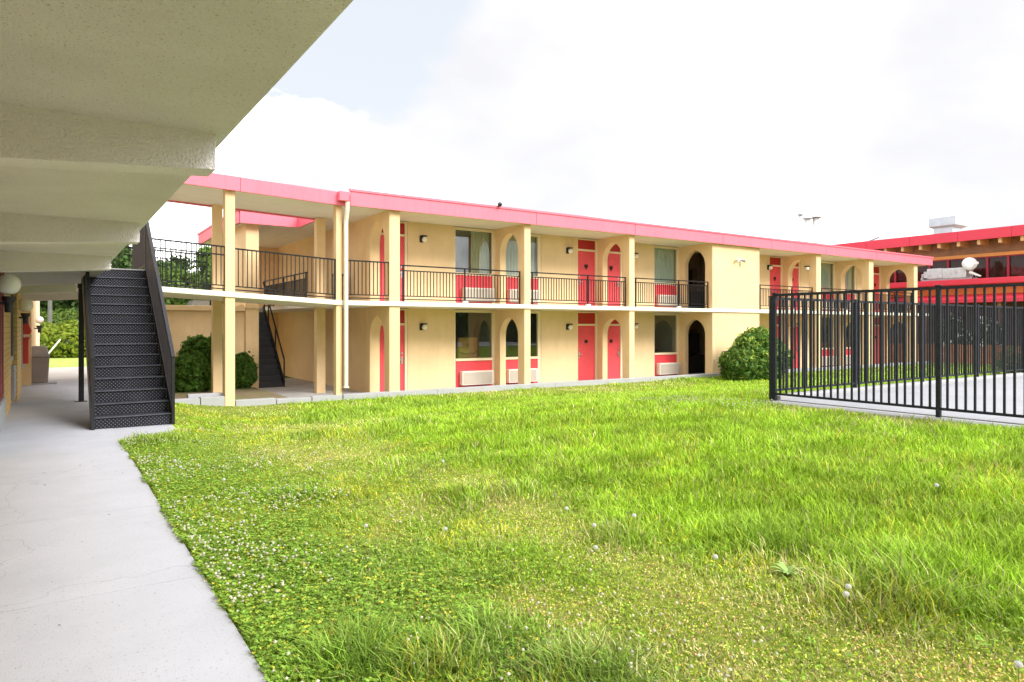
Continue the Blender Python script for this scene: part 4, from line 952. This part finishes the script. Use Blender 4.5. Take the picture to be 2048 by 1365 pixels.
def make_clover():
    n = 150000; x = .80 + 3.6*RNG.random(n)**1.2; y = 1.0 + 10.5*RNG.random(n)**1.4
    k = region(x, y) & incone(x, y) & (RNG.random(n) < (1 - sstep(1.2, 2.6, x + .5*(fbm(x*2, y*2 + 9) - .5)))*.62 + .07) & (fbm(x*1.3 + 5, y*1.3) + .45*RNG.random(n) > .52) & (dryness(x, y) < .2 + .5*RNG.random(n))
    x, y = x[k], y[k]; n = len(x); z = zlawn(x, y) + .02 + .045*RNG.random(n); c = leafcol(n, (.24, .42, .05), .45)
    yy_ = RNG.random(n) < .08; c[yy_] = leafcol(int(yy_.sum()), (.56, .60, .07), .3)
    P, S_, C_, Nn = [], [], [], []
    s0 = .009 + .009*RNG.random(n)
    for j in range(3):
        a = j*2*PI/3 + RNG.random(n)*.5; P.append(np.stack([x + s0*.62*np.cos(a), y + s0*.62*np.sin(a), z], 1)); S_.append(s0*1.25); C_.append(c); Nn.append(np.stack([.35*RNG.normal(size=n), .35*RNG.normal(size=n), np.ones(n)], 1))
    o = leafmesh('clover', np.concatenate(P), np.concatenate(Nn), np.concatenate(S_), np.concatenate(C_), M['blade'], None, .85, .05); tag(o, 'low clover leaves along the walkway edge', 'clover', kind='stuff')
    # low weeds, moss and thatch in the short-cut part of the lawn
    n = 170000; x = .85 + 3.7*RNG.random(n); y = .9 + 9*RNG.random(n)**1.5; dr = dryness(x, y)
    k = region(x, y) & incone(x, y) & (RNG.random(n) < (1 - .85*lush(x, y))*(.35 + .6*dr))
    x, y, dr = x[k], y[k], dr[k]; n = len(x); u = RNG.random(n); g1 = leafcol(n, (.50, .62, .05), .4); g2 = leafcol(n, (.74, .66, .25), .4); g3 = leafcol(n, (.58, .36, .18), .4); g4 = leafcol(n, (.32, .52, .05), .4)
    c = np.where((u < .30 + .2*(1 - dr))[:, None], g1, g4); c = np.where((u > .62 - .25*(dr - .5))[:, None] & (RNG.random(n) < .35 + .65*dr)[:, None], g2, c); c = np.where((RNG.random(n) < .22*sstep(.45, .95, dr))[:, None], g3, c)
    o = leafmesh('low_weeds', np.stack([x, y, zlawn(x, y) + .004 + .030*RNG.random(n)**1.5], 1), np.stack([.8*RNG.normal(size=n), .8*RNG.normal(size=n), np.ones(n)], 1), .008 + .010*RNG.random(n), c, M['blade'], None, .6, .1); tag(o, 'low weeds and dry thatch between the grass', 'weeds', kind='stuff')
    # flower heads
    n = 7500; x = .84 + 3.0*RNG.random(n)**1.35; y = 1.6 + 10*RNG.random(n)**1.25
    patch = fbm(x*1.1 + 31, y*1.1 + 8)
    k = region(x, y) & incone(x, y) & (RNG.random(n) < sstep(.36, .62, patch)*(1 - sstep(1.5, 3.2, x))*.62 + .005)
    x, y = x[k], y[k]
    xe = 8.4 + 1.2*RNG.random(260); ye = 6.4 + 2.4*RNG.random(260); kk = region(xe, ye); x = np.concatenate([x, xe[kk]]); y = np.concatenate([y, ye[kk]])
    n = len(x); z = zlawn(x, y) + .055 + .05*RNG.random(n); rr_ = .0085 + .005*RNG.random(n)
    ico = np.array([(0, 0, 1), (.9, 0, .3), (.28, .85, .3), (-.73, .53, .3), (-.73, -.53, .3), (.28, -.85, .3), (0, 0, -.7)]); fs = np.array([(0, 1, 2), (0, 2, 3), (0, 3, 4), (0, 4, 5), (0, 5, 1), (6, 2, 1), (6, 3, 2), (6, 4, 3), (6, 5, 4), (6, 1, 5)])
    V = np.stack([x, y, z], 1)[:, None] + ico[None]*rr_[:, None, None]; T = np.arange(n)[:, None, None]*7 + fs[None]
    c = np.tile(np.array([.82, .80, .68]), (n*7, 1))*(.75 + .35*np.repeat(RNG.random((n, 1)), 7, axis=0))
    o = rawmesh('clover_flowers', V.reshape(-1, 3), None, T.reshape(-1, 3), c, M['puff']); tag(o, 'tiny white clover flower heads scattered in the grass', 'clover flowers', kind='stuff')
    # small yellow flowers
    n = 2600; x = .9 + 5*RNG.random(n); y = 1.2 + 12*RNG.random(n)**1.3; k = region(x, y) & incone(x, y) & (fbm(x*1.6 + 70, y*1.6 + 33) > .5) & (lush(x, y) < .6)
    x, y = x[k], y[k]; n = len(x); o = leafmesh('yellow_flowers', np.stack([x, y, zlawn(x, y) + .04 + .03*RNG.random(n)], 1), np.stack([.3*RNG.normal(size=n), .3*RNG.normal(size=n), np.ones(n)], 1), .010 + .007*RNG.random(n), np.tile(np.array([.72, .60, .02]), (n, 1)), M['blade'], None, .9, .1)
    tag(o, 'tiny yellow flowers dotted through the short grass', 'yellow flowers', kind='stuff')
make_clover()
n = 46; x = -.25 + 1.05*RNG.random(n); y = 2.6 + 9*RNG.random(n)
db = leafmesh('leaf_litter', np.stack([x, y, np.full(n, .004)], 1), np.stack([.15*RNG.normal(size=n), .15*RNG.normal(size=n), np.ones(n)], 1), .008 + .022*RNG.random(n)**2, leafcol(n, (.20, .15, .09), .6), M['blade'], None, .5, .15); tag(db, 'few dry leaf crumbs lying on the pale walkway', 'leaf litter', kind='stuff')
# dandelion clocks
dl = [(1.15, 8.48, 'dandelion clock, farther of the pair near the stair foot'), (1.15, 8.08, 'dandelion clock, nearer of the pair near the stair foot'), (1.4, 7.13, 'dandelion clock alone in the clover right of the walkway bend'),
      (1.94, 4.84, 'dandelion clock at the right edge of the clover patch'), (2.36, 4.38, 'dandelion clock in the yellow grass right of the clover'), (3.31, 4.17, 'dandelion clock at the left of the middle cluster by the dry strip'),
      (2.91, 3.37, 'dandelion clock in front of the middle cluster'), (3.55, 3.68, 'rightmost dandelion clock of the middle cluster'), (3.2, 3.72, 'large dandelion clock in the centre of the middle cluster'), (3.36, 2.78, 'dandelion clock beside the reddish bare strip'),
      (3.55, 2.05, 'upper dandelion clock of the close pair before the tall tuft'), (3.46, 2.01, 'lower dandelion clock of the close pair before the tall tuft'), (5.73, 2.59, 'dandelion clock alone in the lush grass before the fence'), (3.38, 6.32, 'dandelion clock in the middle distance by a grass tuft'), (3.33, 1.19, 'dandelion clock at the lower right corner')]
first = None
for x, y, lb in dl:
    z = float(zlawn(x, y))
    if first is None:
        first = thing('dandelion', (x, y, z), lb, 'dandelion', 'white dandelion clocks in the lawn')
        MB().tube([(x, y, z - .02), (x + .01, y, z + .07), (x + .005, y, z + .13)], .0022, 6).build('stem', mat('dandelion_stem', (.25, .30, .10), .7), first)
        n = 150; d_ = RNG.normal(size=(n, 3)); d_ /= np.linalg.norm(d_, axis=1, keepdims=True); c0 = np.array([x + .005, y, z + .132])
        leafmesh('seed_head', c0[None] + d_*(.0165*(.7 + .25*RNG.random((n, 1)))), d_ + .2*RNG.normal(size=(n, 3)), .0075 + .004*RNG.random(n), np.full((n, 3), .8), M['puff'], first, .8, .05)
    else: dup(first, (x, y, z), lb)
# broad-leaved weed rosette at the right of the dry strip
wl = thing('broadleaf_weed', (3.72, 2.52, float(zlawn(3.72, 2.52))), 'pale broad-leaved weed rosette beside the tall grass tuft', 'weed')
V, Q, Cc = [], [], []
for k in range(13):
    a = k*2.4; ln = .065 + .045*random.random(); wd_ = .011 + .006*random.random(); x0, y0, z0 = wl.location; el = .25 + .5*random.random()
    for j in range(5):
        t = j/4; rr_ = ln*t; ww = wd_*math.sin(PI*min(.95, .15 + .8*t)); zz_ = z0 + .01 + ln*el*math.sin(t*2.0)*.8
        V += [(x0 + rr_*math.cos(a) - ww*math.sin(a), y0 + rr_*math.sin(a) + ww*math.cos(a), zz_), (x0 + rr_*math.cos(a) + ww*math.sin(a), y0 + rr_*math.sin(a) - ww*math.cos(a), zz_)]
        Cc += [(.36, .52, .16)]*2
    b = k*10; Q += [(b + 2*j, b + 2*j + 1, b + 2*j + 3, b + 2*j + 2) for j in range(4)]
rawmesh('leaves', np.array(V), np.array(Q), None, np.array(Cc), M['blade'], wl)

# ------------------------------------------------------------------ world, sun, camera
SUN_EL, SUN_AZ = math.radians(38), math.radians(158)   # azimuth clockwise from +Y
wd = bpy.data.worlds.new("World"); scene.world = wd; wd.use_nodes = True; nt = wd.node_tree
for n_ in list(nt.nodes): nt.nodes.remove(n_)
out = N(nt, 'ShaderNodeOutputWorld'); bg = N(nt, 'ShaderNodeBackground'); bg.inputs[1].default_value = .1
sky = N(nt, 'ShaderNodeTexSky'); sky.sky_type = 'NISHITA'; sky.sun_disc = False; sky.sun_elevation = SUN_EL; sky.sun_rotation = SUN_AZ; sky.dust_density = 2
tcw = N(nt, 'ShaderNodeTexCoord'); mp = N(nt, 'ShaderNodeMapping'); mp.inputs['Scale'].default_value = (1, 1, 1.9); mp.inputs['Location'].default_value = (.35, .1, 0)
L(nt, tcw.outputs['Generated'], mp.inputs[0])
n1 = N(nt, 'ShaderNodeTexNoise'); n1.inputs['Scale'].default_value = 2.0; n1.inputs['Detail'].default_value = 8; n1.inputs['Roughness'].default_value = .55; L(nt, mp.outputs[0], n1.inputs[0])
r1 = N(nt, 'ShaderNodeMapRange'); r1.inputs['From Min'].default_value = .36; r1.inputs['From Max'].default_value = .46; 
nv = N(nt, 'ShaderNodeVectorMath', operation='NORMALIZE'); L(nt, tcw.outputs['Generated'], nv.inputs[0])
dt = N(nt, 'ShaderNodeVectorMath', operation='DISTANCE'); dt.inputs[1].default_value = (.22, .86, .50); L(nt, nv.outputs[0], dt.inputs[0])
ad = N(nt, 'ShaderNodeMath', operation='MULTIPLY_ADD'); ad.inputs[1].default_value = .55; L(nt, n1.outputs[0], ad.inputs[0]); L(nt, dt.outputs['Value'], ad.inputs[2])
r1.inputs['From Min'].default_value = .44; r1.inputs['From Max'].default_value = .50; L(nt, ad.outputs[0], r1.inputs[0])   # cloud cover round the opening
n2 = N(nt, 'ShaderNodeTexNoise'); n2.inputs['Scale'].default_value = 3.2; n2.inputs['Detail'].default_value = 7; L(nt, mp.outputs[0], n2.inputs[0])
r2 = N(nt, 'ShaderNodeValToRGB'); e = r2.color_ramp.elements; e[0].position = .32; e[0].color = (3.06, 3.06, 3.17, 1); q_ = r2.color_ramp.elements.new(.47); q_.color = (3.35, 3.35, 3.42, 1); e = r2.color_ramp.elements; e[2].position = .62; e[2].color = (12.5, 12.4, 12.3, 1)
L(nt, n2.outputs[0], r2.inputs[0])
sk2 = N(nt, 'ShaderNodeMix', data_type='RGBA'); sk2.inputs[0].default_value = .9; L(nt, sky.outputs[0], sk2.inputs[6]); sk2.inputs[7].default_value = (2.93, 3.04, 3.2, 1)
mxw = N(nt, 'ShaderNodeMix', data_type='RGBA'); L(nt, r1.outputs[0], mxw.inputs[0]); L(nt, sk2.outputs[2], mxw.inputs[6]); L(nt, r2.outputs[0], mxw.inputs[7])
L(nt, mxw.outputs[2], bg.inputs[0]); L(nt, bg.outputs[0], out.inputs[0])

sl = bpy.data.lights.new('sun', 'SUN'); sl.energy = 1.5; sl.angle = math.radians(25); sl.color = (1, .975, .94)
so = bpy.data.objects.new('sun', sl); COL.objects.link(so); so['kind'] = 'helper'
dirv = Vector((math.sin(SUN_AZ)*math.cos(SUN_EL), math.cos(SUN_AZ)*math.cos(SUN_EL), math.sin(SUN_EL)))
so.rotation_euler = dirv.to_track_quat('Z', 'Y').to_euler(); so.location = dirv*40

cam = bpy.data.cameras.new('camera'); co = bpy.data.objects.new('camera', cam); COL.objects.link(co)
cam.sensor_width = 36; cam.lens = 36*1372/2048; cam.shift_y = -27.5/2048; cam.clip_start = .05; cam.clip_end = 2000
co.location = (0, 0, 1.6); co.rotation_euler = (PI/2, 0, -aYaw)
scene.camera = co
scene.view_settings.view_transform = 'Standard'; scene.view_settings.look = 'None'; scene.view_settings.exposure = 1.6; scene.view_settings.gamma = 1
scene.cycles.max_bounces = 10; scene.cycles.diffuse_bounces = 7; scene.cycles.transparent_max_bounces = 12; scene.cycles.use_denoising = True
scene.cycles.sample_clamp_indirect = 6
print('grass blades', ng, 'objects', len(bpy.data.objects))
